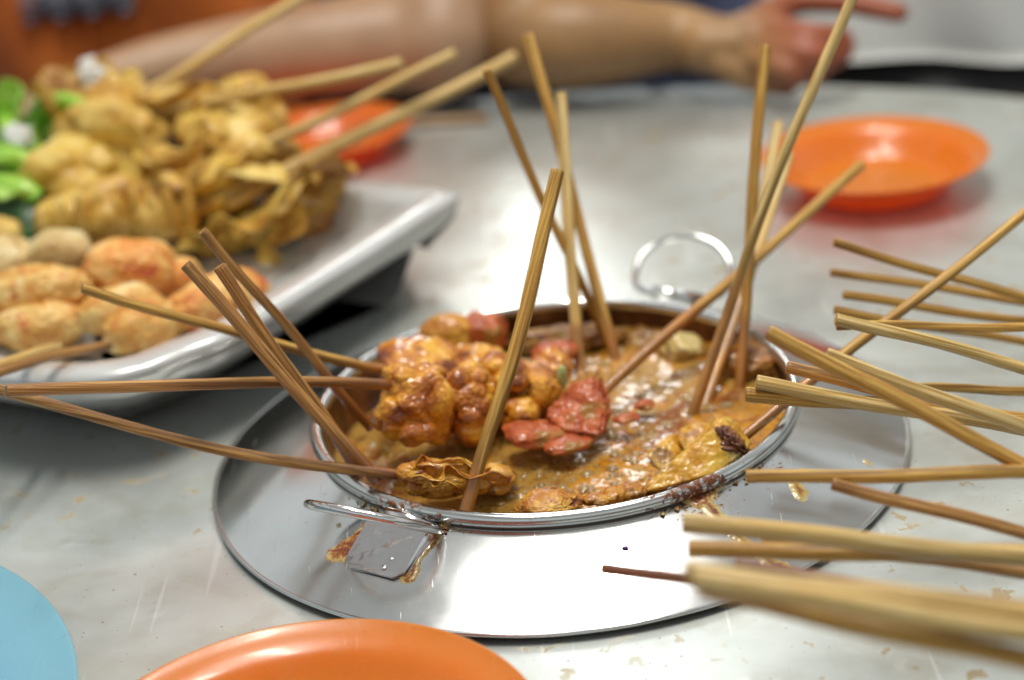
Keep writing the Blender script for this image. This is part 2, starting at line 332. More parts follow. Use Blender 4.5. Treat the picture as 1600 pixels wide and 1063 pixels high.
def parent_loc(p):
    l = Vector((0, 0, 0))
    while p is not None: l += Vector(p.location); p = p.parent
    return l
def tag(o, label=None, cat=None, group=None, kind=None):
    for k, v in (('label', label), ('category', cat), ('group', group), ('kind', kind)):
        if v: o[k] = v
    return o
def empty(name, loc, label, cat, group=None):
    o = bpy.data.objects.new(name, None); o.empty_display_size = .02; o.location = loc; col.objects.link(o)
    return tag(o, label, cat, group)
def catmull(pts, n, closed=False):
    P = np.array(pts, float); k = len(P)
    out = []; segs = k if closed else k - 1
    for i in range(segs):
        if closed: a, b_, c_, d = P[(i - 1) % k], P[i], P[(i + 1) % k], P[(i + 2) % k]
        else: a, b_, c_, d = P[max(i - 1, 0)], P[i], P[i + 1], P[min(i + 2, k - 1)]
        for t in np.linspace(0, 1, n, endpoint=False):
            out.append(.5 * (2 * b_ + (c_ - a) * t + (2 * a - 5 * b_ + 4 * c_ - d) * t * t + (3 * b_ - a - 3 * c_ + d) * t ** 3))
    if not closed: out.append(P[-1])
    return np.array(out)
def grid_faces(nu, nv, cu=False, cv=False):
    f = []
    for i in range(nu if cu else nu - 1):
        for j in range(nv if cv else nv - 1):
            a = i * nv + j; b_ = ((i + 1) % nu) * nv + j; c_ = ((i + 1) % nu) * nv + (j + 1) % nv; d = i * nv + (j + 1) % nv
            f.append((a, b_, c_, d))
    return f
def tube(pts, rad, ns=12, cap=True, closed=False, flat=None):
    P = np.array(pts, float); n = len(P); rad = np.broadcast_to(np.asarray(rad, float), (n,))
    T = np.roll(P, -1, 0) - np.roll(P, 1, 0) if closed else np.gradient(P, axis=0)
    T /= np.linalg.norm(T, axis=1)[:, None]
    ref = np.array((0, 0, 1.)) if abs(T[0][2]) < .9 else np.array((1., 0, 0))
    N = np.zeros_like(P); a = ref - T[0] * (ref @ T[0]); N[0] = a / np.linalg.norm(a)
    for i in range(1, n):
        a = N[i - 1] - T[i] * (N[i - 1] @ T[i]); N[i] = a / np.linalg.norm(a)
    B = np.cross(T, N); th = np.linspace(0, 2 * np.pi, ns, endpoint=False)
    V = (P[:, None] + rad[:, None, None] * (np.cos(th)[None, :, None] * N[:, None] + np.sin(th)[None, :, None] * B[:, None])).reshape(-1, 3)
    f = grid_faces(n, ns, closed, True)
    if cap and not closed:
        f += [tuple(range(ns))[::-1], tuple((n - 1) * ns + i for i in range(ns))]
    return V, f
def lathe(prof, ns=128, center=(0, 0, 0), closed=False):
    p = np.array(prof, float); th = np.linspace(0, 2 * np.pi, ns, endpoint=False)
    V = np.stack([np.outer(np.cos(th), p[:, 0]), np.outer(np.sin(th), p[:, 0]), np.broadcast_to(p[:, 1], (ns, len(p)))], -1).reshape(-1, 3) + np.array(center)
    return V, grid_faces(ns, len(p), True, closed)
_ico = {}
def ico(sub):
    if sub not in _ico:
        bm = bmesh.new(); bmesh.ops.create_icosphere(bm, subdivisions=sub, radius=1)
        _ico[sub] = (np.array([v.co[:] for v in bm.verts]), [tuple(v.index for v in f.verts) for f in bm.faces]); bm.free()
    return _ico[sub]
def rotm(rx, ry, rz): return np.array(Matrix.Rotation(R(rz), 3, 'Z') @ Matrix.Rotation(R(ry), 3, 'Y') @ Matrix.Rotation(R(rx), 3, 'X'))
def blob(c, r, rot=(0, 0, 0), seed=0, amp=.18, freq=1.6, fine=.05, ffreq=6, sub=5, box=2.0, ridge=0.0):
    V, f = ico(sub); q = V.copy()
    if box != 2.0:
        q = q / ((np.abs(q) ** box).sum(1) ** (1 / box))[:, None]
    s = 1 + amp * 1.6 * fbm(V * freq + seed * 7.7, 3) + fine * fbm(V * ffreq + seed * 3.1 + 40, 3)
    if ridge: s = s - ridge * np.abs(fbm(V * freq * 1.7 + seed + 90, 3)) ** .7
    q = q * s[:, None] * np.array(r)
    return q @ rotm(*rot).T + np.array(c), f
def puff(c, r, rot=(0, 0, 0), seed=0, k=16, amp=.30, fine=.035, ffreq=6, sub=6, box=2.2, low=.12):
    """a puffed-up fried piece: rounded swellings with creases between them"""
    V, f = ico(sub); rs3 = np.random.RandomState(seed + 500); Pn = rs3.normal(size=(k, 3)); Pn /= np.linalg.norm(Pn, axis=1)[:, None]; wt = 1 + .25 * rs3.rand(k)
    Vn = V + .12 * np.stack([fbm(V * 2.5 + seed, 2), fbm(V * 2.5 + seed + 9, 2), fbm(V * 2.5 + seed + 19, 2)], 1)
    d = ((Vn[:, None] - Pn[None]) ** 2).sum(2) * wt[None]; m1 = -np.log(np.exp(-d * 22).sum(1)) / 22
    q = V / ((np.abs(V) ** box).sum(1) ** (1 / box))[:, None]
    s = 1 + low * fbm(V * 1.3 + seed * 3.3, 2) + amp * (.20 - m1) + fine * fbm(V * ffreq + seed * 3.1 + 40, 4)
    q = q * s[:, None] * np.array(r); return q @ rotm(*rot).T + np.array(c), f
def ruffle(path, width, up_, amp=.004, waves=6, seed=0, thick=.0012, nu=70, nv=16, curl=0.0):
    """a frilly strip of thin pastry: grows along a path, widens along up_, edge waves"""
    P = catmull(path, max(4, nu // (len(path) - 1))); n = len(P); T = np.gradient(P, axis=0); T /= np.linalg.norm(T, axis=1)[:, None]
    U = np.array(up_, float); U = U[None] - T * (T @ U)[:, None]; U /= np.linalg.norm(U, axis=1)[:, None]; N = np.cross(T, U)
    t = np.linspace(0, 1, n)[:, None]; s = np.linspace(0, 1, nv)[None]
    w_ = np.interp(t[:, 0], [0, .15, .85, 1], [.5, 1, 1, .5])[:, None] * (1 + .35 * fbm(np.c_[t[:, 0] * 5, 0 * t[:, 0], 0 * t[:, 0] + seed], 2)[:, None])
    wave = np.sin(t * waves * 2 * np.pi + 3 * s + seed) * amp * s ** 1.3 + amp * .9 * fbm(np.stack(np.broadcast_arrays(t * 9, s * 3, 0 * t * s + seed), -1).reshape(-1, 3), 3).reshape(n, nv)
    V = P[:, None] + U[:, None] * (s * width * w_)[..., None] + N[:, None] * (wave + curl * width * s ** 2)[..., None]
    V = V.reshape(-1, 3); Nf = np.repeat(N, nv, 0); f = grid_faces(n, nv)
    m_ = len(V); V2 = np.concatenate([V, V - Nf * thick]); f2 = list(f) + [tuple(i + m_ for i in q[::-1]) for q in f]
    ring = [i * nv for i in range(n)] + [(n - 1) * nv + j for j in range(1, nv)] + [i * nv + nv - 1 for i in range(n - 2, -1, -1)] + [j for j in range(nv - 2, 0, -1)]
    k = len(ring); f2 += [(ring[i], ring[(i + 1) % k], ring[(i + 1) % k] + m_, ring[i] + m_) for i in range(k)]
    return V2, f2

# ------------------------------------------------------------------ sticks
_sk = [0]
def stick(a, b_, rad, m, label=None, parent=None, soak=(1.1, 1.3), bow=.0, bowdir=None, group=None, name='bamboo_skewer', square=.35, extend=0.0):
    """a = handle end, b_ = food end; soak=(t0,t1): where along a->b the sauce stain begins and is full"""
    _sk[0] += 1; sd = _sk[0]; rs = np.random.RandomState(sd)
    a = np.array(a, float); b_ = np.array(b_, float); b_ = b_ + (b_ - a) * (extend + (.06 if group == 'bamboo skewers standing in the pot' else 0))
    d = b_ - a; L = np.linalg.norm(d); n, ns = 34, 14
    z = np.r_[0, .0004, np.linspace(.0015, L, n - 2)]; t = z / L
    th = np.linspace(0, 2 * np.pi, ns, endpoint=False) + rs.rand() * 6
    rr = rad * (1 + .06 * np.sin(t * 7 + sd)[:, None] * .5 + .07 * fbm(np.c_[t * 14, t * 0 + sd, t * 0], 2)[:, None])
    sq = 1 / (np.abs(np.cos(th)) ** 3.2 + np.abs(np.sin(th)) ** 3.2) ** (1 / 3.2); sq = (1 - square) + square * sq
    asp = 1 + .10 * (rs.rand() - .5)
    rr = rr * sq[None]; rr[0] *= .86
    ox = bow * 4 * t * (1 - t) + .0006 * np.sin(t * 9 + sd * 2); oy = .0005 * np.sin(t * 6 + sd)
    V = np.stack([rr * np.cos(th)[None] * asp + ox[:, None], rr * np.sin(th)[None] / asp + oy[:, None], np.broadcast_to(z[:, None], rr.shape)], -1).reshape(-1, 3)
    f = grid_faces(n, ns, False, True) + [tuple(range(ns))[::-1], tuple((n - 1) * ns + i for i in range(ns))]
    f = [q[::-1] for q in f]
    so = np.clip((t - soak[0]) / (soak[1] - soak[0]), 0, 1)
    mb = MB().add(V, f, soak=np.repeat(so, ns)); o = mb.build(name, m, parent)
    zax = Vector(d).normalized(); bd = Vector(bowdir) if bowdir is not None else Vector((0, 0, 1))
    x = (bd - zax * bd.dot(zax)).normalized(); y = zax.cross(x)
    mw = Matrix(((x.x, y.x, zax.x), (x.y, y.y, zax.y), (x.z, y.z, zax.z))).to_4x4()
    o.rotation_euler = mw.to_euler(); o.location = Vector(a) - (parent_loc(parent) if parent is not None else Vector((0, 0, 0)))
    me = o.data
    me.polygons.foreach_set('use_smooth', [len(p.vertices) == 4 for p in me.polygons])
    if label: tag(o, label, 'skewer', group)
    return o

# ================================================================== THE SETTING
V, f = lathe([(0, 0), (.05, 0)] + [(r_, 0) for r_ in np.linspace(.10, .600, 12)], 160, (-.03, -.05, 0))
table = empty('round_table', (-.03, -.05, -.75), 'round table topped with a dented grey metal sheet, carrying everything', 'table')
MB().add(V, f).build('tabletop', 'table_sheet', table, origin=(-.03, -.05, 0))
MB().add(*lathe([(.600, -.0005), (.601, -.002), (.601, -.030), (.596, -.033), (.0, -.033)], 160, (-.03, -.05, 0))).build('edge_band', 'table_edge', table, smooth=False, origin=(-.03, -.05, 0))
MB().add(*lathe([(.0, -.033), (.05, -.033), (.04, -.08), (.035, -.70), (.20, -.735), (.22, -.748), (0, -.748)], 48, (-.03, -.05, 0))).build('pedestal', 'table_edge', table, origin=(-.03, -.05, -.5))
fl = MB().add([(-6, -6, -.75), (6, -6, -.75), (6, 6, -.75), (-6, 6, -.75)], [(0, 1, 2, 3)]).build('floor', 'floor_concrete', smooth=False); fl['kind'] = 'structure'

# ================================================================== POT
pot = empty('cooking_pot', (0, 0, .004), 'round steel pot of bubbling brown satay sauce in the middle of the table', 'pot')
RZ = .0262; th = np.linspace(0, 2 * np.pi, 16, endpoint=False)
MB().add(*lathe([(.1077 + .0031 * math.cos(a), RZ - .0008 + .0031 * math.sin(a)) for a in th], 220, closed=True)).build('rolled_rim', 'rim_steel', pot)
MB().add(*lathe([(.1063, RZ - .001), (.1058, .018), (.1045, -.004), (.100, -.018), (.0, -.020)], 160)).build('bowl', 'bowl_inside', pot)
MB().add(*lathe([(.1078, RZ - .002), (.1074, .0225), (.1076, .0212), (.1100, .0209), (.1096, .019)], 200)).build('collar', 'shade_steel', pot)

# soup surface
def soup_h(x, y):
    p = np.stack([x, y, 0 * x], -1); r_ = np.hypot(x, y)
    h = .0012 * fbm(p * 45, 3) + .00045 * fbm(p * 150 + 9, 3) + .0035 * np.clip(1 - (np.hypot((x - .055) / .055, (y + .045) / .05)), 0, 1)
    h = h - .013 * np.clip((-.066 - x) / .018, 0, 1) * np.clip((y + .020) / .02, 0, 1) - .0065 * np.clip((y - .065) / .025, 0, 1)
    return SZ + h + .0006 * np.exp(-((.105 - r_) / .002) ** 2)
SZ = .0145
n = 300; g = np.linspace(-.106, .106, n); X, Yg = np.meshgrid(g, g, indexing='ij')
rr_ = np.hypot(X, Yg); sc_ = np.where(rr_ > .1056, .1056 / np.maximum(rr_, 1e-6), 1); X = X * sc_; Yg = Yg * sc_
Z = soup_h(X.ravel(), Yg.ravel())
keep = rr_ < .1075
fs = [q for q in grid_faces(n, n) if all(keep.ravel()[list(q)])]
soup = MB().add(np.stack([X.ravel(), Yg.ravel(), Z], -1), fs).build('satay_sauce', 'soup'); soup.location.z = 0
tag(soup, 'thick brown and orange satay sauce simmering inside the steel pot', 'sauce')
# bubbles
rs = np.random.RandomState(5); mb = MB(); cl = [(-.006, -.094, .007, 60), (.045, -.06, .02, 50), (.02, .03, .03, 50), (.045, -.03, .02, 60), (-.005, -.06, .02, 40), (-.02, -.085, .016, 26), (.030, -.065, .030, 60), (.012, -.045, .022, 40), (.060, .01, .03, 40), (.0, .02, .04, 36), (.05, .06, .03, 26), (-.06, -.05, .02, 14), (-.003, -.093, .008, 34)]
for cx, cy, sp_, k in cl:
    for i in range(k):
        x, y = rs.normal(cx, sp_), rs.normal(cy, sp_)
        if math.hypot(x, y) > .101: continue
        r_ = min(.0030, .0006 + rs.exponential(.0007)); V, f = ico(2); z = float(soup_h(np.array([x]), np.array([y]))[0])
        mb.add(V * np.array((r_, r_, r_ * .45)) + np.array((x, y, z)), f)
        a8 = np.linspace(0, 2 * np.pi, 14, endpoint=False); mb.add(*tube(np.c_[x + r_ * 1.02 * np.cos(a8), y + r_ * 1.02 * np.sin(a8), a8 * 0 + z + .0001], r_ * .17, 6, closed=True))
ob = mb.build('sauce_bubble_foam', 'sauce_bubble', soup); ob['kind'] = 'stuff'

# handles and bracket
def ring(pts, rad, name, parent, m='wire_steel'):
    P = catmull(pts, 10, True); return MB().add(*tube(P, rad, 12, closed=True)).build(name, m, parent)
ring([(0.0493, 0.1190, 0.0245), (0.0476, 0.1321, 0.0270), (0.0527, 0.1445, 0.0325), (0.0644, 0.1483, 0.0380), (0.0789, 0.1421, 0.0410), (0.0903, 0.1340, 0.0380), (0.0951, 0.1230, 0.0320), (0.0927, 0.1107, 0.0275), (0.0856, 0.1014, 0.0245), (0.0671, 0.1081, 0.0240)], .0019, 'ring_handle', pot)
MB().add(*tube([(0.0555, 0.1164, 0.0235), (0.0671, 0.1085, 0.0235), (0.0800, 0.0978, 0.0235)], .0034, 12)).build('hinge_tube', 'rim_steel', pot)
ring([(-0.1031, -0.0820, 0.0283), (-0.0855, -0.0802, 0.0217), (-0.0646, -0.0842, 0.0167), (-0.0534, -0.0944, 0.0180), (-0.0537, -0.1063, 0.0255), (-0.0665, -0.1170, 0.0366), (-0.0861, -0.1148, 0.0422), (-0.1005, -0.1030, 0.0400)], .0021, 'ring_handle', pot, 'bracket_steel')
MB().add(*tube([(-0.0736, -0.0895, 0.0247), (-0.0638, -0.0917, 0.0219), (-0.0520, -0.0961, 0.0189)], .0037, 14)).build('hinge_tube', 'bracket_steel', pot)
def sheet(pts, th_, name, m, parent):
    P = np.array(pts, float); n_ = np.cross(P[1] - P[0], P[-2] - P[0]); n_ /= np.linalg.norm(n_); n_ *= np.sign(n_[2]) or 1
    k = len(P); V = np.concatenate([P + n_ * th_, P]); f = [tuple(range(k)), tuple(range(k, 2 * k))[::-1]] + [(i, (i + 1) % k, (i + 1) % k + k, i + k) for i in range(k)]
    o = MB().add(V, f).build(name, m, parent, smooth=False); bv = o.modifiers.new('bevel', 'BEVEL'); bv.width = .0003; bv.segments = 2; return o
sheet([(-0.0807, -0.0893, 0.0224), (-0.0561, -0.1042, 0.0231), (-0.0569, -0.1069, 0.0206), (-0.0664, -0.1185, 0.0137), (-0.0712, -0.1190, 0.0124), (-0.0885, -0.1072, 0.0123), (-0.0902, -0.1026, 0.0134)], .0009, 'bracket_plate', 'bracket_steel', pot)
sheet([(-0.0794, -0.0886, 0.0209), (-0.0553, -0.1035, 0.0214), (-0.0560, -0.1062, 0.0195), (-0.0653, -0.1181, 0.0127), (-0.0705, -0.1184, 0.0114), (-0.0892, -0.1061, 0.0111), (-0.0909, -0.1015, 0.0122)], .0007, 'bracket_plate', 'bracket_steel', pot)
for px in ((-0.0771, -0.1036, 0.0173), (-0.0712, -0.1104, 0.0165), (-0.0744, -0.1136, 0.0146)):
    V, f = ico(2); MB().add(V * np.array((.0016, .0016, .0005)) + np.array(px), f).build('weld_spot', 'bracket_steel', pot)

# skirt
sk = empty('drip_skirt', (0, 0, .002), 'wide sloping polished steel ring around the pot, streaked with sauce', 'steel ring')
def skirt_wave(x, y):
    a = np.arctan2(y, x); r_ = np.hypot(x, y); t = np.clip((r_ - .1095) / .047, 0, 1.1)
    return t * (.0005 * np.sin(3 * a + 1) + .0010 * fbm(np.c_[np.atleast_1d(np.cos(a) * 2.2), np.atleast_1d(np.sin(a) * 2.2), np.atleast_1d(r_ * 20)], 3))
V, f = lathe([(.1095, .0216)] + [(.1095 + (.1565 - .1095) * t, .0216 + (.0035 - .0216) * t + .0007 * math.sin(t * math.pi)) for t in np.linspace(.02, 1, 22)], 260)
ang = np.arctan2(V[:, 1], V[:, 0]); rad_ = np.hypot(V[:, 0], V[:, 1]); t_ = (rad_ - .1095) / .047
V[:, 2] += skirt_wave(V[:, 0], V[:, 1])
k_ = 1 + t_ * .008 * np.sin(2 * ang); V[:, 0] *= k_; V[:, 1] *= k_
MB().add(V, f).build('sloping_plate', 'skirt_steel', sk)
a_ = np.linspace(0, 2 * np.pi, 260, endpoint=False); rr2 = .1567 * (1 + .008 * np.sin(2 * a_))
zz = .0033 + .0005 * np.sin(3 * a_ + 1) + .0010 * fbm(np.c_[np.cos(a_) * 2.2, np.sin(a_) * 2.2, a_ * 0 + 3.13], 3)
MB().add(*tube(np.c_[rr2 * np.cos(a_), rr2 * np.sin(a_), zz], .0010, 10, closed=True)).build('rolled_edge', 'rim_steel', sk)

# stains lying on the slope (outlines in metres on the slope)
def on_cone(x, y): return skirt_wave(x, y) + .0216 + (.0035 - .0216) * ((np.hypot(x, y) - .1095) / .047) + .0007 * np.sin(np.clip((np.hypot(x, y) - .1095) / .047, 0, 1) * np.pi)
def stain(outline, hgt, m, name, parent, label=None, rough=.0009, res=.00045, zoff=0):
    P = np.array(outline, float)[:, :2]; P = catmull(np.c_[P, P[:, 0] * 0], 6, True)[:, :2]
    lo, hi = P.min(0) - .003, P.max(0) + .003; xs = np.arange(lo[0], hi[0], res); ys = np.arange(lo[1], hi[1], res)
    X, Y_ = np.meshgrid(xs, ys, indexing='ij'); q = np.c_[X.ravel(), Y_.ravel()]
    ins = np.zeros(len(q), bool); dist = np.full(len(q), 9.)
    for i in range(len(P)):
        a, b_ = P[i], P[(i + 1) % len(P)]; e = b_ - a
        cr = ((a[1] > q[:, 1]) != (b_[1] > q[:, 1])); xx = a[0] + (q[:, 1] - a[1]) / (e[1] if abs(e[1]) > 1e-12 else 1e-12) * e[0]; ins ^= cr & (q[:, 0] < xx)
        tt = np.clip(((q - a) @ e) / (e @ e + 1e-18), 0, 1); dist = np.minimum(dist, np.linalg.norm(q - a - tt[:, None] * e, axis=1))
    sd = np.where(ins, dist, -dist) + rough * fbm(np.c_[q * 500, q[:, 0] * 0], 3)
    h = np.where(sd > 0, hgt * (1 - np.exp(-sd / .0007)), sd * .5) * (1 + .35 * np.clip(fbm(np.c_[q * 700, q[:, 0] * 0 + 5], 3), -1, 1))
    Z = on_cone(q[:, 0], q[:, 1]) + h + zoff + .0001
    kp = sd > -.0011; f = [fc for fc in grid_faces(len(xs), len(ys)) if all(kp[list(fc)])]
    use = sorted({i for fc in f for i in fc}); mp = {k: i for i, k in enumerate(use)}
    V = np.c_[q, Z][use]; MBx = MB().add(V, [tuple(mp[i] for i in fc) for fc in f], edge=np.clip(sd[use] / .0028, 0, 1))
    return MBx.build(name, m, parent)
stain([(-0.0959, -0.1005, 0.0109), (-0.0998, -0.0967, 0.0109), (-0.0988, -0.0930, 0.0122), (-0.0939, -0.0909, 0.0141), (-0.0890, -0.0888, 0.0160), (-0.0852, -0.0860, 0.0176), (-0.0817, -0.0835, 0.0191), (-0.0775, -0.0863, 0.0194), (-0.0775, -0.0925, 0.0178), (-0.0802, -0.0960, 0.0162), (-0.0839, -0.0994, 0.0144), (-0.0877, -0.1013, 0.0129), (-0.0895, -0.1039, 0.0116), (-0.0931, -0.1014, 0.0114)], 0.001, 'dried_sauce', 'sauce_stain', sk)
stain([(-0.0580, -0.1046, 0.0182), (-0.0544, -0.0996, 0.0202), (-0.0507, -0.0994, 0.0209), (-0.0519, -0.1058, 0.0188), (-0.0568, -0.1102, 0.0166), (-0.0595, -0.1140, 0.0149), (-0.0601, -0.1194, 0.0130), (-0.0630, -0.1229, 0.0112), (-0.0675, -0.1218, 0.0108), (-0.0690, -0.1182, 0.0117), (-0.0664, -0.1181, 0.0123), (-0.0621, -0.1131, 0.0147)], 0.0009, 'dried_sauce', 'sauce_stain', sk)
stain([(-0.0639, -0.0835, 0.0233), (-0.0571, -0.0844, 0.0245), (-0.0478, -0.0903, 0.0244), (-0.0431, -0.0951, 0.0236), (-0.0480, -0.0969, 0.0221), (-0.0523, -0.1002, 0.0204), (-0.0554, -0.0952, 0.0214), (-0.0612, -0.0884, 0.0224)], 0.0008, 'dried_sauce', 'sauce_stain', sk)
stain([(0.0468, -0.0945, 0.0232), (0.0546, -0.0895, 0.0234), (0.0625, -0.0851, 0.0231), (0.0689, -0.0806, 0.0230), (0.0647, -0.0883, 0.0216), (0.0613, -0.0936, 0.0208), (0.0591, -0.0988, 0.0197), (0.0552, -0.1011, 0.0197), (0.0503, -0.0993, 0.0210)], 0.0009, 'dried_sauce', 'sauce_stain', sk)
stain([(0.0539, -0.0991, 0.0205), (0.0593, -0.0973, 0.0201), (0.0628, -0.1019, 0.0181), (0.0664, -0.1091, 0.0153), (0.0711, -0.1151, 0.0123), (0.0759, -0.1203, 0.0096), (0.0809, -0.1234, 0.0073), (0.0860, -0.1259, 0.0052), (0.0860, -0.1289, 0.0042), (0.0823, -0.1303, 0.0045), (0.0770, -0.1288, 0.0063), (0.0730, -0.1225, 0.0094), (0.0681, -0.1180, 0.0120), (0.0628, -0.1127, 0.0148), (0.0581, -0.1064, 0.0176)], 0.0005, 'yellow_sauce', 'sauce_drip', sk)
stain([(0.0933, -0.0801, 0.0170), (0.0974, -0.0792, 0.0160), (0.0995, -0.0826, 0.0147), (0.0999, -0.0863, 0.0136), (0.0977, -0.0901, 0.0133), (0.0951, -0.0899, 0.0141), (0.0939, -0.0861, 0.0154)], 0.0006, 'yellow_sauce', 'sauce_drip', sk)
stain([(0.1289, -0.0557, 0.0103), (0.1314, -0.0565, 0.0092), (0.1312, -0.0592, 0.0089), (0.1289, -0.0583, 0.0099)], 0.0004, 'yellow_sauce', 'sauce_drip', sk)
stain([(0.0998, -0.0710, 0.0171), (0.1012, -0.0707, 0.0168), (0.1011, -0.0732, 0.0163), (0.0997, -0.0731, 0.0167)], 0.0005, 'yellow_sauce', 'sauce_drip', sk)
stain([(-0.0953, -0.0791, 0.0166), (-0.0939, -0.0790, 0.0170), (-0.0933, -0.0812, 0.0167), (-0.0947, -0.0813, 0.0163)], 0.0005, 'yellow_sauce', 'sauce_drip', sk)


# small crumbs of dried sauce along the rim
rs = np.random.RandomState(11); mb = MB()
for cx, cy, s_, k, zz_ in ((*(-0.0571, -0.0835, 0.0240)[:2], .011, 60, .0245), (*(0.0521, -0.1006, 0.0230)[:2], .008, 34, .0235), (*(0.0764, -0.0838, 0.0230)[:2], .009, 36, .0235), (*(-0.0747, -0.0699, 0.0260)[:2], .006, 16, .0275)):
    for i in range(k):
        p = np.array((rs.normal(cx, s_), rs.normal(cy, s_ * .6))); r0 = np.linalg.norm(p); rn = .1105 + abs(rs.normal(0, .0013)); p = p / r0 * rn
        r_ = .00022 + rs.exponential(.00028); r_ = min(r_, .0011); V, f = blob((0, 0, 0), (r_, r_, r_ * .4), seed=i, sub=2, amp=.6)
        mb.add(V + np.array((p[0], p[1], float(on_cone(p[0], p[1])[0]) + r_ * .3 + .0004)), f, edge=np.full(len(V), .2 + .4 * rs.rand()))
o = mb.build('dried_sauce_crumbs', 'dried_sauce', sk); o['kind'] = 'stuff'
for px, r_ in (((0.0769, -0.0758, 0.0222), .0019), ((0.0716, -0.0812, 0.0221), .0012), ((0.0601, -0.0909, 0.0218), .0009)):
    V, f = blob((0, 0, 0), (r_, r_, r_ * .6), seed=3, sub=3); MB().add(V + np.array(px) + np.array((0, 0, .0006)), f).build('burnt_drop', 'black_crust', sk)
V, f = blob((0, 0, 0), (.0013, .0009, .0005), seed=8, sub=3); MB().add(V + np.array((0.0221, -0.1211, 0.0169)) + np.array((0, 0, .0004)), f).build('purple_drop', 'purple_drop', sk)

# ================================================================== FOOD IN THE POT
def food(name, shapes, m, parent=None, origin=None, label=None, cat=None, group=None):
    mb = MB()
    for V, f in shapes: mb.add(V, f)
    allv = np.concatenate(mb.v); o = mb.build(name, m, parent, origin=origin if origin is not None else (allv.mean(0) if parent is None else None))
    if label: tag(o, label, cat, group)
    return o
def wedge(pts, thick, seed, rg=1.0):
    """a slab cut from a tuber: outline pushed back by thick, rounded and pitted"""
    P = np.array(pts, float); n_ = np.cross(P[1] - P[0], P[2] - P[1]); n_ /= np.linalg.norm(n_)
    bm = bmesh.new(); a = [bm.verts.new(p) for p in P]; b_ = [bm.verts.new(p + np.array(thick)) for p in P]; k = len(P)
    bm.faces.new(a); bm.faces.new(b_[::-1])
    for i in range(k): bm.faces.new((a[i], b_[i], b_[(i + 1) % k], a[(i + 1) % k]))
    bmesh.ops.recalc_face_normals(bm, faces=bm.faces)
    bmesh.ops.bevel(bm, geom=bm.edges[:], offset=.0012, segments=2, affect='EDGES')
    bmesh.ops.triangulate(bm, faces=bm.faces)
    for _ in range(5):
        es = [e for e in bm.edges if e.calc_length() > .0012]
        if not es: break
        bmesh.ops.subdivide_edges(bm, edges=es, cuts=1); bmesh.ops.triangulate(bm, faces=bm.faces)
    bmesh.ops.recalc_face_normals(bm, faces=bm.faces); bm.normal_update()
    V = np.array([v.co[:] for v in bm.verts]); N = np.array([v.normal[:] for v in bm.verts])
    V += N * rg * (.0016 * fbm(V * 120 + seed, 3) + .0007 * fbm(V * 500 + seed, 2))[:, None]
    bm.verts.index_update(); f = [tuple(v.index for v in q.verts) for q in bm.faces]; bm.free(); return V, f
# tofu puff skewer
t1 = empty('tofu_puff_skewer', (-0.0679, -0.0247, 0.0491), 'skewer of three glossy golden tofu puffs lying across the pot', 'food skewer')
stick((-0.2090, -0.1115, 0.1064), (-0.0671, -0.0275, 0.0501), .0024, 'bamboo_brown', parent=t1, soak=(.45, .95), name='stick', bow=.004, extend=.25)
food('tofu_puff', [puff((-0.0598, -0.0245, 0.0418), (.0165, .0145, .0165), (0, 8, 10), 1, 16, .42, .07, 11, low=.3), puff((-0.0649, -0.0252, 0.0552), (0.0085, 0.0080, 0.0065), (0, 20, 10), 201, 10, .32, .06, 10, 5), puff((-0.0540, -0.0214, 0.0534), (0.0080, 0.0075, 0.0060), (0, -10, 40), 202, 10, .32, .06, 10, 5), puff((-0.0708, -0.0340, 0.0406), (0.0085, 0.0080, 0.0100), (0, 10, 0), 203, 10, .32, .06, 10, 5), puff((-0.0593, -0.0380, 0.0361), (0.0100, 0.0080, 0.0065), (0, 0, 20), 204, 10, .32, .06, 10, 5), puff((-0.0490, -0.0328, 0.0423), (0.0070, 0.0080, 0.0120), (0, 0, 0), 205, 10, .32, .06, 10, 5)], 'tofu', t1)
food('tofu_puff', [puff((-0.0410, -0.0146, 0.0337), (.0135, .0145, .0165), (10, 0, 30), 2, 15, .42, .07, 11, low=.3), puff((-0.0358, -0.0128, 0.0473), (0.0080, 0.0075, 0.0065), (0, 0, 10), 206, 10, .32, .06, 10, 5), puff((-0.0424, -0.0176, 0.0466), (0.0070, 0.0070, 0.0080), (0, 0, 40), 207, 10, .32, .06, 10, 5), puff((-0.0376, -0.0265, 0.0316), (0.0085, 0.0080, 0.0090), (0, 10, 0), 208, 10, .32, .06, 10, 5)], 'tofu', t1)
food('tofu_puff', [puff((-0.0231, 0.0040, 0.0303), (.0145, .0150, .0155), (0, 0, 12), 3, 15, .42, .07, 11, low=.3), puff((-0.0246, 0.0033, 0.0436), (0.0080, 0.0075, 0.0060), (0, 0, 10), 209, 10, .32, .06, 10, 5), puff((-0.0179, -0.0026, 0.0399), (0.0085, 0.0075, 0.0070), (0, 0, 40), 210, 10, .32, .06, 10, 5), puff((-0.0161, -0.0115, 0.0249), (0.0090, 0.0080, 0.0080), (0, 10, 0), 211, 10, .32, .06, 10, 5), puff((-0.0097, 0.0065, 0.0256), (.0125, .0150, .0155), (0, 0, 40), 13, 16, .36, .05, 13)], 'tofu', t1)
t2 = empty('fishcake_skewer', (-0.0721, 0.0135, 0.0440), 'skewer with a flat orange fishcake behind the tofu puffs', 'food skewer')
stick((-0.1937, -0.0259, 0.1131), (-0.0741, 0.0097, 0.0453), .0023, 'bamboo_gold', parent=t2, soak=(.7, 1.0), name='stick', extend=.1, bow=-.003)
food('fishcake', [blob((-0.0605, 0.0252, 0.0378), (.0190, .0150, .0085), (12, 4, 10), 5, .14, 1.6, .04, 6, 5, 3.0), blob((-0.0362, 0.0346, 0.0282), (.0150, .0150, .0095), (6, 0, 30), 6, .2, 1.8, .06, 6, 5, 2.6)], 'tofu', t2)
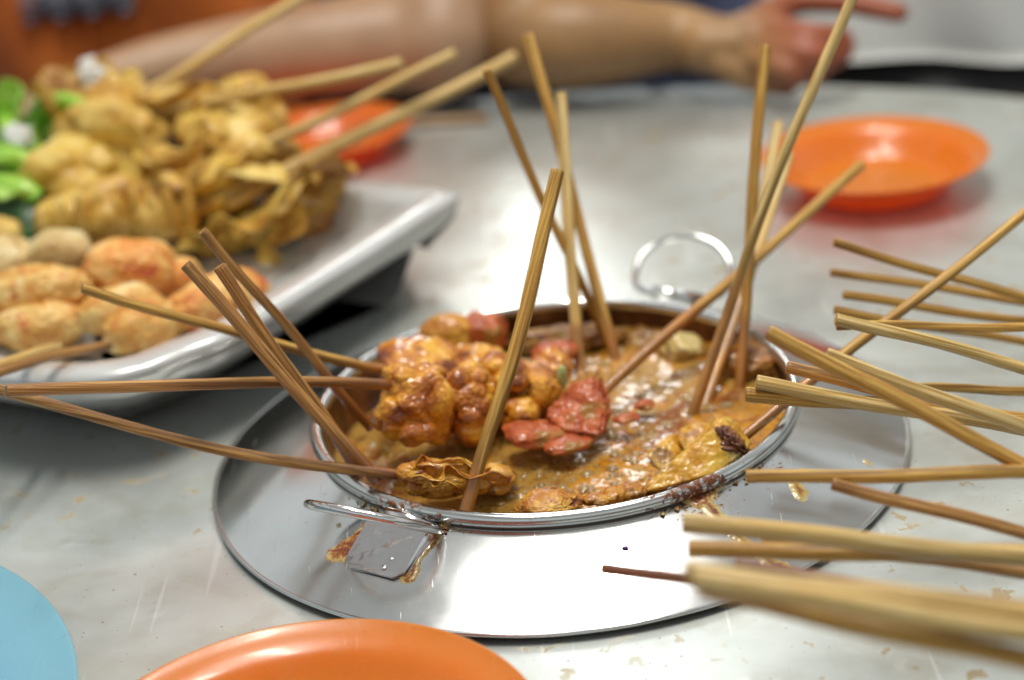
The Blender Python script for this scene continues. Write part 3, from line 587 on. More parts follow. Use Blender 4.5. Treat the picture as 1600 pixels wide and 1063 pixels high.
# beancurd wrap
t3 = empty('beancurd_skewer', (-0.0632, -0.0710, 0.0314), 'skewer with a crinkled fried beancurd parcel by the front left rim', 'food skewer')
stick((-0.2268, -0.0827, 0.0980), (-0.0665, -0.0678, 0.0313), .0023, 'bamboo_brown', parent=t3, soak=(.80, 1.02), name='stick', extend=.04, bow=-.006)
sh = [puff((-0.0471, -0.0692, 0.0272), (.0170, .0090, .0075), (0, 6, -4), 21, 15, .5, .07), puff((-0.0298, -0.0617, 0.0212), (.0110, .0080, .0060), (0, 10, 4), 22, 11, .5, .07), puff((-0.0601, -0.0711, 0.0309), (.0085, .0075, .0070), (0, 10, 0), 23, 9, .45, .05)]
sh += [ruffle([(-0.0626, -0.0734, 0.0357), (-0.0573, -0.0686, 0.0365), (-0.0467, -0.0688, 0.0354), (-0.0376, -0.0697, 0.0331), (-0.0299, -0.0710, 0.0299)], .0085, (.1, -.7, .4), .0014, 2.2, 31, .0008, 90, 14), ruffle([(-0.0613, -0.0806, 0.0343), (-0.0521, -0.0832, 0.0329), (-0.0466, -0.0798, 0.0353), (-0.0377, -0.0811, 0.0320), (-0.0235, -0.0744, 0.0268)], .0075, (.1, -.3, .8), .0014, 2.4, 32, .0008, 90, 14, .4), ruffle([(-0.0575, -0.0847, 0.0323), (-0.0498, -0.0867, 0.0298), (-0.0418, -0.0863, 0.0305)], .0070, (0, -.4, .8), .0012, 1.6, 33, .0008, 50, 12)]
food('beancurd_parcel', sh, 'fried_beancurd', t3)
# red pieces
food('crab_stick_chunk', [wedge([(-0.0053, -0.0245, 0.0296), (0.0017, -0.0176, 0.0349), (0.0127, -0.0105, 0.0403), (0.0182, -0.0127, 0.0401), (0.0216, -0.0279, 0.0306), (0.0181, -0.0394, 0.0246), (0.0024, -0.0346, 0.0263)], (.004, .012, -.002), 9, 1.3)], 'crab_stick', label='wet red crab stick chunk sticking up in the middle of the sauce', cat='food')
food('crab_stick_chunk', [puff((-0.0102, -0.0310, 0.0252), (.0150, .0110, .0044), (0, 8, 15), 32, 9, .3, .05)], 'crab_stick', label='flat red crab stick piece half sunk beside the tofu puffs', cat='food')
food('crab_stick_chunk', [puff((0.0024, -0.0384, 0.0227), (.0130, .0085, .0030), (0, 0, 20), 33, 9, .3, .05)], 'crab_stick', label='thin dark red crab stick scrap in front of the tall red chunk', cat='food')
food('radish_chunk', [blob((0.0633, 0.0604, 0.0127), (.0105, .0100, .0100), (20, 25, 30), 41, .08, 1.4, .03, 6, 5, 4.5)], 'pale_radish', label='pale yellow radish chunk near the back of the pot', cat='food')
food('crab_stick_chunk', [puff((0.0645, 0.0377, 0.0110), (.0150, .0090, .0042), (0, 0, 10), 42, 9, .3, .05)], 'crab_stick', label='flat red piece below the pale yellow radish chunk', cat='food')
food('leek_slice', [blob((0.0040, 0.0057, 0.0329), (.0028, .0028, .0070), (12, 8, 0), 43, .1, 1.4, .03, 6, 4)], 'leek', label='small pale green leek slice standing behind the red chunk', cat='food')
food('sausage_chunk', [blob((0.0002, 0.0232, 0.0306), (.0100, .0100, .0080), (0, 0, 0), 44, .22, 1.6, .05, 6, 5)], 'tofu', label='orange food chunk between the tofu puffs and the leek slice', cat='food')
food('crab_stick_chunk', [puff((0.0021, 0.0505, 0.0253), (.0110, .0090, .0050), (0, 0, 0), 45, 9, .3, .05)], 'crab_stick', label='red piece in the back of the sauce right of the front skewer', cat='food')
food('fish_ball', [blob((-0.0481, 0.0853, 0.0244), (.0155, .0110, .0110), (0, 0, 0), 46, .08, 1.2, .03, 6, 5)], 'fried_beancurd', label='yellow brown fish ball against the back left pot wall', cat='food')
food('tomato_piece', [blob((-0.0311, 0.0851, 0.0234), (.0120, .0100, .0110), (0, 20, 0), 47, .15, 1.4, .04, 6, 5)], 'crab_stick', label='dull red lump beside the yellow brown fish ball', cat='food')
food('cabbage_leaf', [blob((0.0072, 0.0878, 0.0152), (.0300, .0090, .0060), (0, 0, 0), 48, .3, 2.0, .06, 6, 5)], 'dark_mush', label='brown soaked leaf along the back wall of the pot', cat='food')
food('beancurd_puff', [blob((0.0930, 0.0358, 0.0176), (.0180, .0130, .0100), (0, 0, -30), 49, .2, 1.7, .08, 8, 5)], 'dark_mush', label='brown soaked puff at the back right of the pot', cat='food')
food('beancurd_puff', [blob((0.0485, 0.0914, 0.0091), (.0220, .0100, .0065), (0, 0, -10), 52, .25, 1.8, .08, 8, 5)], 'dark_mush', label='brown soaked lump at the back behind the radish chunk', cat='food')
food('bread_piece', [puff((-0.0071, -0.0883, 0.0221), (.0145, .0100, .0040), (0, 0, 0), 50, 26, .35, .10, 16, 6, 2.0, .2)], 'fried_beancurd', label='spongy tan bread piece floating at the front rim', cat='food')
food('mushroom_piece', [puff((0.0125, -0.0883, 0.0211), (.0065, .0050, .0026), (0, 0, 10), 51, 9, .45, .10, 9, 5), puff((0.0201, -0.0851, 0.0206), (.0080, .0050, .0034), (0, 0, 40), 52, 9, .45, .10, 9, 5), puff((0.0274, -0.0828, 0.0203), (.0065, .0050, .0032), (0, 0, 0), 53, 9, .45, .10, 9, 5)], 'fried_beancurd', label='dark orange mushroom scrap along the front rim', cat='food')
food('chili_scrap', [puff((0.0304, -0.0230, 0.0240), (.0060, .0042, .0022), (0, 0, 20), 54, 8, .45, .08)], 'crab_stick', label='small red brown chili scrap floating right of the tall red chunk', cat='food')
food('chili_scrap', [puff((0.0396, -0.0073, 0.0219), (.0050, .0040, .0020), (0, 0, 60), 55, 8, .45, .08)], 'crab_stick', label='tiny dark red scrap in the middle of the bubbling sauce', cat='food')
# potato skewer
t4 = empty('potato_skewer', (0.0602, -0.0622, 0.0208), 'skewer of orange sauced potato wedges leaning on the front right rim', 'food skewer')
stick((0.2271, 0.0182, 0.0941), (0.0772, -0.0542, 0.0257), .0023, 'bamboo_gold', parent=t4, soak=(.62, .85), name='stick', extend=.03)
food('potato_wedge', [wedge([(0.0281, -0.0803, 0.0161), (0.0497, -0.0682, 0.0275), (0.0663, -0.0592, 0.0368), (0.0720, -0.0603, 0.0343), (0.0781, -0.0675, 0.0252), (0.0638, -0.0780, 0.0221)], (.004, .009, -.001), 3, .5)], 'potato', t4)
food('potato_wedge', [wedge([(0.0352, -0.0501, 0.0196), (0.0467, -0.0414, 0.0237), (0.0515, -0.0505, 0.0180), (0.0411, -0.0620, 0.0172)], (.006, .008, -.002), 5, .5)], 'potato', t4)
food('potato_wedge', [wedge([(0.0492, -0.0439, 0.0229), (0.0614, -0.0388, 0.0239), (0.0648, -0.0465, 0.0213), (0.0535, -0.0541, 0.0197)], (.004, .010, 0), 7)], 'potato', t4)
food('potato_skin', [blob((0.0730, -0.0630, 0.0283), (.0040, .0060, .0085), (0, -38, 0), 61, .3, 2, .1, 8, 5), blob((0.0698, -0.0720, 0.0303), (.0030, .0012, .0010), (0, 12, 0), 62, .4, 2, .1, 8, 4)], 'potato_skin', t4)

# ================================================================== STICKS STANDING IN THE POT
G = 'bamboo skewers standing in the pot'
stick((0.0111, -0.0200, 0.1412), (-0.0403, -0.0898, 0.0251), .00285, 'bamboo_gold', 'olive tan skewer standing at the front rim, tallest in the foreground of the pot', soak=(.72, 1.0), group=G, square=.9, bow=.002, bowdir=(1, 0, 0))
stick((-0.1425, -0.0556, 0.1299), (-0.0812, -0.0677, 0.0347), .0026, 'bamboo_brown', 'brown skewer on the left whose square end is lowest of the three leaning together', soak=(.6, 1.1), group=G, square=.9)
stick((-0.1314, -0.0472, 0.1239), (-0.0867, -0.0553, 0.0308), .0026, 'bamboo_brown', 'brown skewer with a rounded end between the two other left skewers', soak=(.5, 1.0), group=G)
stick((-0.1388, -0.0268, 0.1329), (-0.0854, -0.0155, 0.0338), .0021, 'bamboo_brown', 'thin skewer reaching highest of the three leaning out of the left side of the pot', soak=(.5, .9), group=G)
stick((0.0047, 0.1549, 0.1522), (0.0314, 0.0611, 0.0158), .0027, 'bamboo_gold', 'skewer at the pot back with a reddish foot, reaching highest of the back trio', soak=(.80, .95), group=G)
stick((-0.0170, 0.0851, 0.1565), (0.0279, 0.0827, 0.0153), .0023, 'bamboo_gold', 'thin olive skewer slanting from upper left to the back of the pot', soak=(.85, 1.1), group=G)
stick((0.0174, 0.1281, 0.1286), (0.0132, 0.0513, 0.0193), .0027, 'bamboo_pale', 'pale yellow skewer standing nearly upright at the back with an orange foot', soak=(.78, .86), group=G)
stick((0.1125, 0.0821, 0.1560), (0.0860, 0.0192, 0.0176), .0026, 'bamboo_gold', 'upright olive skewer with its flat end up, tallest wholly visible one at the right back', soak=(.66, .86), group=G)
stick((0.1484, 0.0474, 0.1868), (0.0630, -0.0063, 0.0181), .0025, 'bamboo_pale', 'long skewer at the right back whose end passes out of the top', soak=(.58, .72), group=G, bow=-.003, bowdir=(1, 0, 0))
stick((0.1288, 0.1624, 0.0900), (0.0788, 0.0319, 0.0096), .0027, 'bamboo_pale', 'short pale skewer right beside the upright olive one, in front of the orange saucer', soak=(.55, .8), group=G)
stick((0.1308, 0.1466, 0.0792), (0.0696, 0.0067, 0.0149), .0026, 'bamboo_pale', 'short skewer almost hidden behind the long one at the right back', soak=(.45, .7), group=G)
stick((0.1651, 0.1339, 0.0738), (0.0233, 0.0031, 0.0263), .0026, 'bamboo_gold', 'skewer slanting low from the middle of the sauce up to the orange saucer', soak=(.5, .75), group=G)

# ================================================================== STICKS FROM THE RIGHT
G = 'bamboo skewers reaching in from the right'
def rs_(a, b_, rad, m, label, **k): stick(a, b_, rad * .93, m, label, soak=(1.5, 1.6), group=G, **k)
rs_((0.1314, 0.0206, 0.0796), (0.2527, 0.0219, 0.0281), .0022, 'bamboo_gold', 'topmost skewer on the right, brown and slanting gently down')
rs_((0.1348, 0.0524, 0.0525), (0.2588, 0.0414, 0.0225), .0022, 'bamboo_gold', 'second skewer from the top on the right, golden and blurred')
rs_((0.1362, 0.0293, 0.0500), (0.2522, 0.0195, 0.0228), .0022, 'bamboo_gold', 'third skewer from the top on the right, starting slightly inward')
rs_((0.1285, 0.0083, 0.0523), (0.2511, 0.0150, 0.0130), .0020, 'bamboo_gold', 'thin golden skewer just above the striped pale one on the right')
rs_((0.1185, -0.0569, 0.0785), (0.2270, -0.0624, 0.0370), .0026, 'bamboo_pale', 'striped pale skewer crossing over a level one on the right', square=.9)
rs_((0.1199, -0.0493, 0.0709), (0.2323, -0.0429, 0.0556), .0020, 'bamboo_gold', 'level golden skewer under the end of the striped pale one')
rs_((0.1042, -0.1176, 0.0906), (0.2018, -0.1444, 0.0510), .0028, 'bamboo_pale', 'bright pale skewer emerging beside the longest slanting one at the right rim')
rs_((0.0810, -0.1315, 0.1095), (0.1916, -0.1780, 0.0498), .0030, 'bamboo_gold', 'golden skewer slanting steeply down from over the right pot rim')
rs_((0.0915, -0.1009, 0.0796), (0.2077, -0.1256, 0.0438), .0026, 'bamboo_brown', 'reddish tan skewer end under the steep golden one over the right rim')
rs_((0.0784, -0.1077, 0.0773), (0.2078, -0.1250, 0.0451), .0028, 'bamboo_pale', 'pale striped skewer, upper of the two level ends over the right rim', square=.9)
rs_((0.0743, -0.1065, 0.0727), (0.2113, -0.1132, 0.0468), .0028, 'bamboo_gold', 'tan skewer, lower of the two level ends over the right rim', square=.9)
rs_((0.1367, -0.0604, 0.0456), (0.2325, -0.0451, 0.0265), .0021, 'bamboo_gold', 'thin level brown skewer seen beyond the crossed ones at the far right')
rs_((0.0667, -0.1624, 0.0659), (0.1929, -0.1729, 0.0611), .0027, 'bamboo_gold', 'single level tan skewer in front of the right rim over the yellow drip')
rs_((0.0962, -0.1728, 0.0659), (0.1872, -0.1935, 0.0400), .0025, 'bamboo_brown', 'orange brown skewer slanting down from under the single level one')
rs_((0.0395, -0.2076, 0.0765), (0.1758, -0.2298, 0.0573), .0034, 'bamboo_pale', 'blurred pale skewer above the smooth skirt, upper of a crossing pair')
rs_((0.0414, -0.2029, 0.0626), (0.1761, -0.2284, 0.0604), .0030, 'bamboo_gold', 'blurred golden level skewer, lower of a crossing pair')
rs_((0.0695, -0.1805, 0.0499), (0.1808, -0.2146, 0.0422), .0030, 'bamboo_brown', 'short brown skewer end peeping between the crossing pair')
rs_((0.0108, -0.2046, 0.0601), (0.1569, -0.2912, 0.0681), .0020, 'bamboo_red', 'thin dark red skewer reaching farthest left of all at the bottom')
rs_((0.0530, -0.2444, 0.0794), (0.1577, -0.2877, 0.0758), .0022, 'bamboo_red', 'thin reddish brown skewer just above the three thick nearest ones')
rs_((0.0340, -0.2859, 0.1050), (0.1468, -0.3217, 0.0983), .0031, 'bamboo_pale', 'thick blurred pale skewer, topmost of the three nearest the lens at the bottom right')
rs_((0.0353, -0.2970, 0.1094), (0.1434, -0.3330, 0.0977), .0033, 'bamboo_pale', 'thick blurred pale skewer, middle one of the three nearest the lens')
rs_((0.0379, -0.2897, 0.1013), (0.1425, -0.3369, 0.0890), .0033, 'bamboo_gold', 'thick blurred golden skewer, lowest of the three nearest the lens')

# ================================================================== TRAY
tray = empty('serving_tray', (-.25, .24, 0), 'large glossy white tray with a broad rounded lip, heaped with food skewers', 'tray')
OUT = catmull([(-0.2879, 0.0531, 0), (-0.2550, 0.0338, 0), (-0.2214, 0.0227, 0), (-0.1906, 0.0245, 0), (-0.1671, 0.0417, 0), (-0.1426, 0.0637, 0), (-0.0925, 0.1376, 0), (-0.0480, 0.2086, 0), (-0.0413, 0.2220, 0), (-0.0509, 0.2336, 0), (-0.0662, 0.2432, 0), (-0.1062, 0.2681, 0), (-0.1823, 0.3199, 0), (-0.2591, 0.3718, 0), (-0.2879, 0.3794, 0), (-0.3119, 0.3622, 0), (-0.3647, 0.2854, 0), (-0.4223, 0.1990, 0), (-0.4338, 0.1702, 0), (-0.4175, 0.1414, 0), (-0.3551, 0.0982, 0)], 10, True)
Tn = np.roll(OUT, -1, 0) - np.roll(OUT, 1, 0); Tn /= np.linalg.norm(Tn, axis=1)[:, None]; Nn = np.c_[-Tn[:, 1], Tn[:, 0], 0 * Tn[:, 0]]
def sweep(prof, flip=False):
    V = np.stack([OUT + Nn * o_ + np.array((0, 0, z_)) for o_, z_ in prof], 1).reshape(-1, 3); n_ = len(OUT)
    f = grid_faces(n_, len(prof), True, False); f.append(tuple(i * len(prof) + len(prof) - 1 for i in range(n_))); return V, f
MB().add(*sweep([(.0230, .0215), (.0130, .0275), (.0050, .0345), (.0026, .0385), (.0022, .0425), (.0006, .0440), (.0000, .0462), (.0010, .0486), (.0040, .0500), (.0100, .0506), (.0160, .0500), (.0200, .0482), (.0230, .0440), (.0260, .0370), (.0300, .0305), (.0360, .0282), (.0450, .0273), (.0600, .0270)])).build('tray_bowl', 'white_glaze', tray)
MB().add(*sweep([(.0230, .0215), (.0250, .0290), (.0320, .0260), (.0420, .0120), (.0500, .0030), (.0550, .0010), (.0600, .0006)])).build('tray_underside', 'dull_underside', tray)

# ---- food on the tray
GT = 'food skewers heaped on the white tray'
def skewer(name, loc, label): return empty(name, loc, label, 'food skewer', GT)
def wont(c, r, rot, seed, m, parent, frills=1, name='wonton'):
    sh = [puff(c, r, rot, seed, 11 + seed % 4, .34, .03, 6, 5, 2.3, .2)]; rs2 = np.random.RandomState(seed + 100); M_ = rotm(*rot)
    for k in range(frills):
        a0 = rs2.rand() * 6.28; pts = [np.array(c) + M_ @ (np.array((math.cos(a0 + t) * r[0] * .95, math.sin(a0 + t) * r[1] * .95, r[2] * (.25 + .2 * k)))) for t in np.linspace(0, 2.6, 5)]
        sh.append(ruffle(pts, r[2] * .9, M_ @ np.array((math.cos(a0 + 1.3) * .7, math.sin(a0 + 1.3) * .7, .8)), r[2] * .16, 1.5, seed + k))
    return food(name, sh, m, parent)
s1 = skewer('wonton_skewer', (-0.1856, 0.3222, 0.0830), 'row of three pale yellow wontons at the very back of the tray')
wont((-0.2127, 0.3300, 0.0830), (.019, .016, .015), (0, 0, 20), 1, 'wonton', s1); wont((-0.1879, 0.3166, 0.0830), (.014, .014, .013), (0, 0, 60), 2, 'wonton_gold', s1); wont((-0.1671, 0.3287, 0.0830), (.018, .015, .014), (0, 0, 10), 3, 'wonton', s1)
stick((-0.0656, 0.2462, 0.1180), (-0.2193, 0.3170, 0.0830), .0030, 'bamboo_pale', parent=s1, name='stick')
s2 = skewer('wonton_skewer', (-0.2469, 0.3113, 0.0830), 'big pale puffed wonton at the back left beside the curled lettuce')
wont((-0.2490, 0.3119, 0.0830), (.031, .024, .022), (0, 0, -15), 4, 'wonton', s2, 2); wont((-0.2315, 0.3005, 0.0750), (.020, .018, .016), (0, 0, 15), 14, 'wonton', s2, 1)
stick((-0.1207, 0.3525, 0.1380), (-0.2490, 0.3119, 0.0830), .0033, 'bamboo_pale', parent=s2, name='stick')
s3 = skewer('wonton_skewer', (-0.1628, 0.2731, 0.0730), 'lumpy wontons behind the folded triangle at the back right of the heap')
wont((-0.1558, 0.2734, 0.0710), (.026, .020, .018), (0, 0, 20), 5, 'wonton', s3, 1); wont((-0.1824, 0.2849, 0.0750), (.020, .014, .014), (0, 20, -10), 6, 'wonton_gold', s3, 2)
stick((-0.0362, 0.2735, 0.1130), (-0.1813, 0.2595, 0.0630), .0030, 'bamboo_pale', parent=s3, name='stick')
s4 = skewer('wonton_skewer', (-0.2604, 0.2560, 0.0680), 'smooth round orange brown puff beside the green leaves on the left')
wont((-0.2599, 0.2585, 0.0690), (.028, .022, .021), (0, 0, -10), 7, 'wonton_gold', s4, 0, 'fried_puff')
sh = [ruffle([(-0.2407, 0.2534, 0.0630), (-0.2361, 0.2672, 0.0750), (-0.2177, 0.2459, 0.0830), (-0.2003, 0.2196, 0.0790), (-0.1845, 0.2229, 0.0810), (-0.1760, 0.2493, 0.0880)], .017, (.1, -.6, .8), .0035, 2, 3), ruffle([(-0.2382, 0.2623, 0.0750), (-0.2234, 0.2315, 0.0690), (-0.2076, 0.2025, 0.0630)], .014, (.6, -.3, .6), .003, 1.5, 5), blob((-0.2131, 0.2586, 0.0690), (.030, .012, .011), (0, 0, -10), 8, .3, 2, .06, 6, 5)]
food('frilly_wrapper', sh, 'wonton_gold', s4)
s5 = skewer('wonton_skewer', (-0.1709, 0.2327, 0.0630), 'folded triangular wonton in the middle right of the heap')
wont((-0.1772, 0.2352, 0.0590), (.024, .018, .017), (0, -20, 10), 9, 'wonton_gold', s5, 1)
sh = [ruffle([(-0.1974, 0.2300, 0.0630), (-0.1843, 0.2384, 0.0730), (-0.1656, 0.2345, 0.0750), (-0.1510, 0.2283, 0.0730), (-0.1405, 0.2351, 0.0710)], .020, (.1, -.8, -.1), .0025, 1.5, 8), ruffle([(-0.1945, 0.2357, 0.0530), (-0.1746, 0.2198, 0.0530), (-0.1573, 0.2321, 0.0580), (-0.1414, 0.2336, 0.0690)], .012, (.1, -.5, .5), .002, 2, 9)]
food('folded_wrapper', sh, 'wonton', s5)
stick((-0.0032, 0.3061, 0.0980), (-0.1699, 0.2172, 0.0580), .0036, 'bamboo_pale', parent=s5, name='stick')
s6 = skewer('wonton_skewer', (-0.2211, 0.2048, 0.0580), 'fat pleated wonton rolls in the middle of the tray above the pink fish rolls')
for k, (c, r, sd) in enumerate((((-0.2528, 0.2216, 0.0550), (.022, .017, .018), 10), ((-0.2302, 0.2173, 0.0580), (.021, .018, .020), 11), ((-0.2028, 0.2196, 0.0580), (.021, .018, .019), 12))):
    wont(c, r, (0, 12 * k, 10 + 20 * k), sd, 'wonton_gold' if k == 0 else 'wonton', s6, 0, 'pleated_roll')
    for j in range(4):
        rs4 = np.random.RandomState(sd * 7 + j); cc = np.array(c) + np.array((-r[0] * .7 + j * r[0] * .45, -r[1] * (.55 + .12 * rs4.rand()) + j * .001, .001))
        food('pleat', [puff(cc, (r[0] * .23, r[1] * .55, r[2] * .92), (12 * rs4.rand(), 10 * (rs4.rand() - .5), 12), sd + j, 6, .15, .03, 5, 4)], 'wonton', s6)
stick((-0.0179, 0.3165, 0.0880), (-0.1867, 0.2099, 0.0580), .0030, 'bamboo_gold', parent=s6, name='stick')
s7 = skewer('wonton_skewer', (-0.1417, 0.2105, 0.0530), 'thin crinkled fried beancurd sheet hanging at the right end of the heap')
sh = [ruffle([(-0.1053, 0.2431, 0.0630), (-0.1193, 0.2237, 0.0690), (-0.1313, 0.2150, 0.0670), (-0.1391, 0.1978, 0.0630), (-0.1529, 0.1988, 0.0530), (-0.1720, 0.2078, 0.0490), (-0.1890, 0.2085, 0.0430), (-0.1976, 0.2018, 0.0390)], .020, (.25, -.7, .35), .0042, 4.5, 13, nu=110),
      ruffle([(-0.1086, 0.2468, 0.0590), (-0.1187, 0.2346, 0.0530), (-0.1295, 0.2230, 0.0470), (-0.1437, 0.2156, 0.0430), (-0.1588, 0.2156, 0.0370), (-0.1745, 0.2250, 0.0350)], .018, (.1, -.6, .5), .0042, 4, 14, nu=110),
      ruffle([(-0.1277, 0.2255, 0.0610), (-0.1379, 0.2002, 0.0490), (-0.1555, 0.2123, 0.0330)], .016, (.5, -.6, .2), .005, 4, 15), *[puff(p_, (r1, r1 * .8, r1 * .75), (0, 0, 20 * k_), 160 + k_, 18, .5, .08, 8, 5) for k_, (p_, r1) in enumerate((((-0.1165, 0.2380, 0.0580), .0130), ((-0.1268, 0.2345, 0.0520), .0150), ((-0.1386, 0.2232, 0.0460), .0150), ((-0.1538, 0.2232, 0.0400), .0130), ((-0.1698, 0.2232, 0.0360), .0115), ((-0.1844, 0.2225, 0.0340), .0105)))]]
food('crinkled_sheet', sh, 'wonton_gold', s7)
food('brown_roll', [blob((-0.1289, 0.2444, 0.0370), (.020, .016, .013), (0, 0, 20), 17, .2, 1.6, .06, 6, 5)], 'dark_mush', s7)
# fish rolls
def roll(a, b_, r, seed, m, parent, name='fish_roll'):
    a = np.array(a, float); b_ = np.array(b_, float); c = (a + b_) / 2; d = b_ - a; L = np.linalg.norm(d)
    rz = math.degrees(math.atan2(d[1], d[0])); ry = -math.degrees(math.asin(d[2] / L))
    return food(name, [blob(c, (L / 2, r, r * .92), (0, ry, rz), seed, .16, 2.0, .06, 8, 5, 2.8) if 0 else puff(c, (L / 2 * 1.04, r * 1.14, r * 1.05), (0, ry, rz), seed, 10, .13, .075, 11, 6, 2.2, .14)], m, parent)
s8 = skewer('fish_roll_skewer', (-0.2441, 0.1195, 0.0530), 'golden fish roll with a pink blush in the middle of the front rows')
roll((-0.2904, 0.1256, 0.0490), (-0.2296, 0.1141, 0.0590), .0135, 31, 'fish_roll', s8); roll((-0.2343, 0.1407, 0.0530), (-0.1875, 0.1390, 0.0530), .0170, 32, 'pink_roll', s8)
s9 = skewer('fish_roll_skewer', (-0.2673, 0.1689, 0.0530), 'palest fish roll skewer lying just under the pleated wontons at the left')
roll((-0.3040, 0.1650, 0.0530), (-0.2618, 0.1607, 0.0550), .0150, 33, 'pale_roll', s9); roll((-0.2653, 0.1629, 0.0570), (-0.2345, 0.1610, 0.0570), .0140, 34, 'pale_roll', s9); roll((-0.1971, 0.1401, 0.0410), (-0.1778, 0.1538, 0.0430), .0130, 39, 'pink_roll', s9)
s10 = skewer('fish_roll_skewer', (-0.2418, 0.0976, 0.0430), 'golden fish roll nearest the tray lip with its skewer poking out lower left')
roll((-0.2744, 0.1000, 0.0430), (-0.2260, 0.1011, 0.0450), .0115, 35, 'fish_roll', s10); roll((-0.2318, 0.0995, 0.0470), (-0.1909, 0.1073, 0.0490), .0115, 36, 'fish_roll', s10)
stick((-0.2583, -0.0500, 0.0869), (-0.2340, 0.0648, 0.0470), .0024, 'bamboo_pale', parent=s10, name='stick')
s11 = skewer('fish_roll_skewer', (-0.1794, 0.1102, 0.0430), 'long pink spotted fish roll along the right side of the front lip')
roll((-0.2158, 0.0842, 0.0410), (-0.1833, 0.1031, 0.0430), .0115, 37, 'fish_roll', s11); roll((-0.1898, 0.1013, 0.0410), (-0.1436, 0.1376, 0.0410), .0125, 38, 'pink_roll', s11)
stick((-0.2586, -0.0511, 0.0845), (-0.2114, 0.0683, 0.0450), .0024, 'bamboo_brown', parent=s11, name='stick')
s12 = skewer('wonton_skewer', (-0.2876, 0.2038, 0.0580), 'small tan piece at the left beneath the dark greens')
roll((-0.3073, 0.2102, 0.0550), (-0.2792, 0.2031, 0.0570), .0095, 40, 'wonton', s12, 'fried_piece')
food('fried_bed', [blob((-0.2578, 0.2253, 0.0330), (.075, .050, .014), (0, 0, 35), 70, .2, 2, .06, 7, 5), blob((-0.1979, 0.2693, 0.0370), (.080, .050, .018), (0, 0, 45), 71, .2, 2, .06, 7, 5), blob((-0.2485, 0.3585, 0.0430), (.080, .050, .022), (0, 0, 40), 72, .2, 2, .06, 7, 5)], 'gap_shade_crust', label='lower layer of fried pieces underneath the heap, coloured dark as shade in the gaps', cat='food')
# greens
def leaf_curl(name, pts, w_, up_, seed, m, label, extra=()):
    o = food(name, [ruffle(pts, w_, up_, .004, 2.5, seed, .0016), *extra], m, label=label, cat='vegetable', group='lettuce leaves on the tray'); return o
leaf_curl('lettuce_leaf', [(-0.2862, 0.2837, 0.0680), (-0.2975, 0.3216, 0.0750), (-0.2916, 0.3354, 0.0880), (-0.2752, 0.3240, 0.0970), (-0.2573, 0.3013, 0.0990)], .024, (.5, -.7, -.25), 3, 'lettuce', 'bright green leaf curled over like a wave beside the big pale wonton', [blob((-0.2909, 0.3443, 0.0770), (.011, .010, .018), (0, 20, 0), 81, .2, 2, .05, 6, 4), (lambda q: (q[0], q[1]))(tube(catmull([(-0.2852, 0.2824, 0.0660), (-0.2942, 0.3175, 0.0760), (-0.2883, 0.3266, 0.0880), (-0.2724, 0.3186, 0.0960), (-0.2566, 0.3071, 0.0940)], 8), np.linspace(.0065, .0050, 33), 14))])
leaf_curl('lettuce_leaf', [(-0.3360, 0.3181, 0.0750), (-0.3226, 0.3512, 0.0830), (-0.3074, 0.3286, 0.0870), (-0.3038, 0.3115, 0.0790)], .024, (.3, -.8, -.1), 4, 'lettuce', 'green leaf tip at the left edge above the small white puff', [(lambda q: (q[0], q[1]))(tube(catmull([(-0.3356, 0.3370, 0.0800), (-0.3207, 0.3386, 0.0860), (-0.3085, 0.3221, 0.0860), (-0.3009, 0.2992, 0.0800)], 8), np.linspace(.0065, .0045, 25), 14))])
leaf_curl('lettuce_leaf', [(-0.3339, 0.2918, 0.0730), (-0.3112, 0.2950, 0.0770), (-0.2940, 0.2850, 0.0770), (-0.2840, 0.2744, 0.0710)], .022, (.1, -.9, -.1), 5, 'lettuce', 'light green folded leaf rib, upper of the two stacked at the left', [blob((-0.3093, 0.3028, 0.0670), (.026, .011, .009), (0, 0, 0), 82, .2, 2, .05, 6, 4), (lambda q: (q[0], q[1]))(tube(catmull([(-0.3364, 0.3012, 0.0720), (-0.3099, 0.2883, 0.0760), (-0.2922, 0.2760, 0.0760), (-0.2826, 0.2702, 0.0700)], 8), np.linspace(.0085, .0060, 25), 14))])
leaf_curl('lettuce_leaf', [(-0.3286, 0.2630, 0.0650), (-0.3042, 0.2585, 0.0710), (-0.2873, 0.2513, 0.0710), (-0.2784, 0.2483, 0.0650)], .022, (.1, -.9, -.1), 6, 'lettuce', 'light green folded leaf rib, lower of the two stacked at the left', [blob((-0.3013, 0.2626, 0.0630), (.027, .011, .009), (0, 0, 0), 83, .2, 2, .05, 6, 4), (lambda q: (q[0], q[1]))(tube(catmull([(-0.3296, 0.2660, 0.0640), (-0.3025, 0.2500, 0.0700), (-0.2852, 0.2407, 0.0700), (-0.2757, 0.2376, 0.0640)], 8), np.linspace(.0085, .0060, 25), 14))])
leaf_curl('dark_leaf', [(-0.3191, 0.2323, 0.0580), (-0.2972, 0.2380, 0.0650), (-0.2812, 0.2303, 0.0650), (-0.2676, 0.2310, 0.0530)], .030, (.1, -.6, -.6), 7, 'dark_greens', 'dark green leaf between the light leaf ribs and the pleated wontons', [blob((-0.2908, 0.2585, 0.0470), (.036, .020, .018), (0, 0, 0), 84, .2, 2, .05, 6, 4)])
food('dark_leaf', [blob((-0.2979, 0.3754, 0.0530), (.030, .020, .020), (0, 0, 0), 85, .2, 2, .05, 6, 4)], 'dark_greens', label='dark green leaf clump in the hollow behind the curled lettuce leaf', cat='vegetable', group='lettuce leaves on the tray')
food('white_puff', [blob((-0.2569, 0.3438, 0.1010), (.0105, .0100, .0105), (0, 0, 0), 86, .3, 2.2, .1, 7, 4)], 'white_puff', label='fuzzy white puff standing above the lettuce at the back of the tray', cat='food')
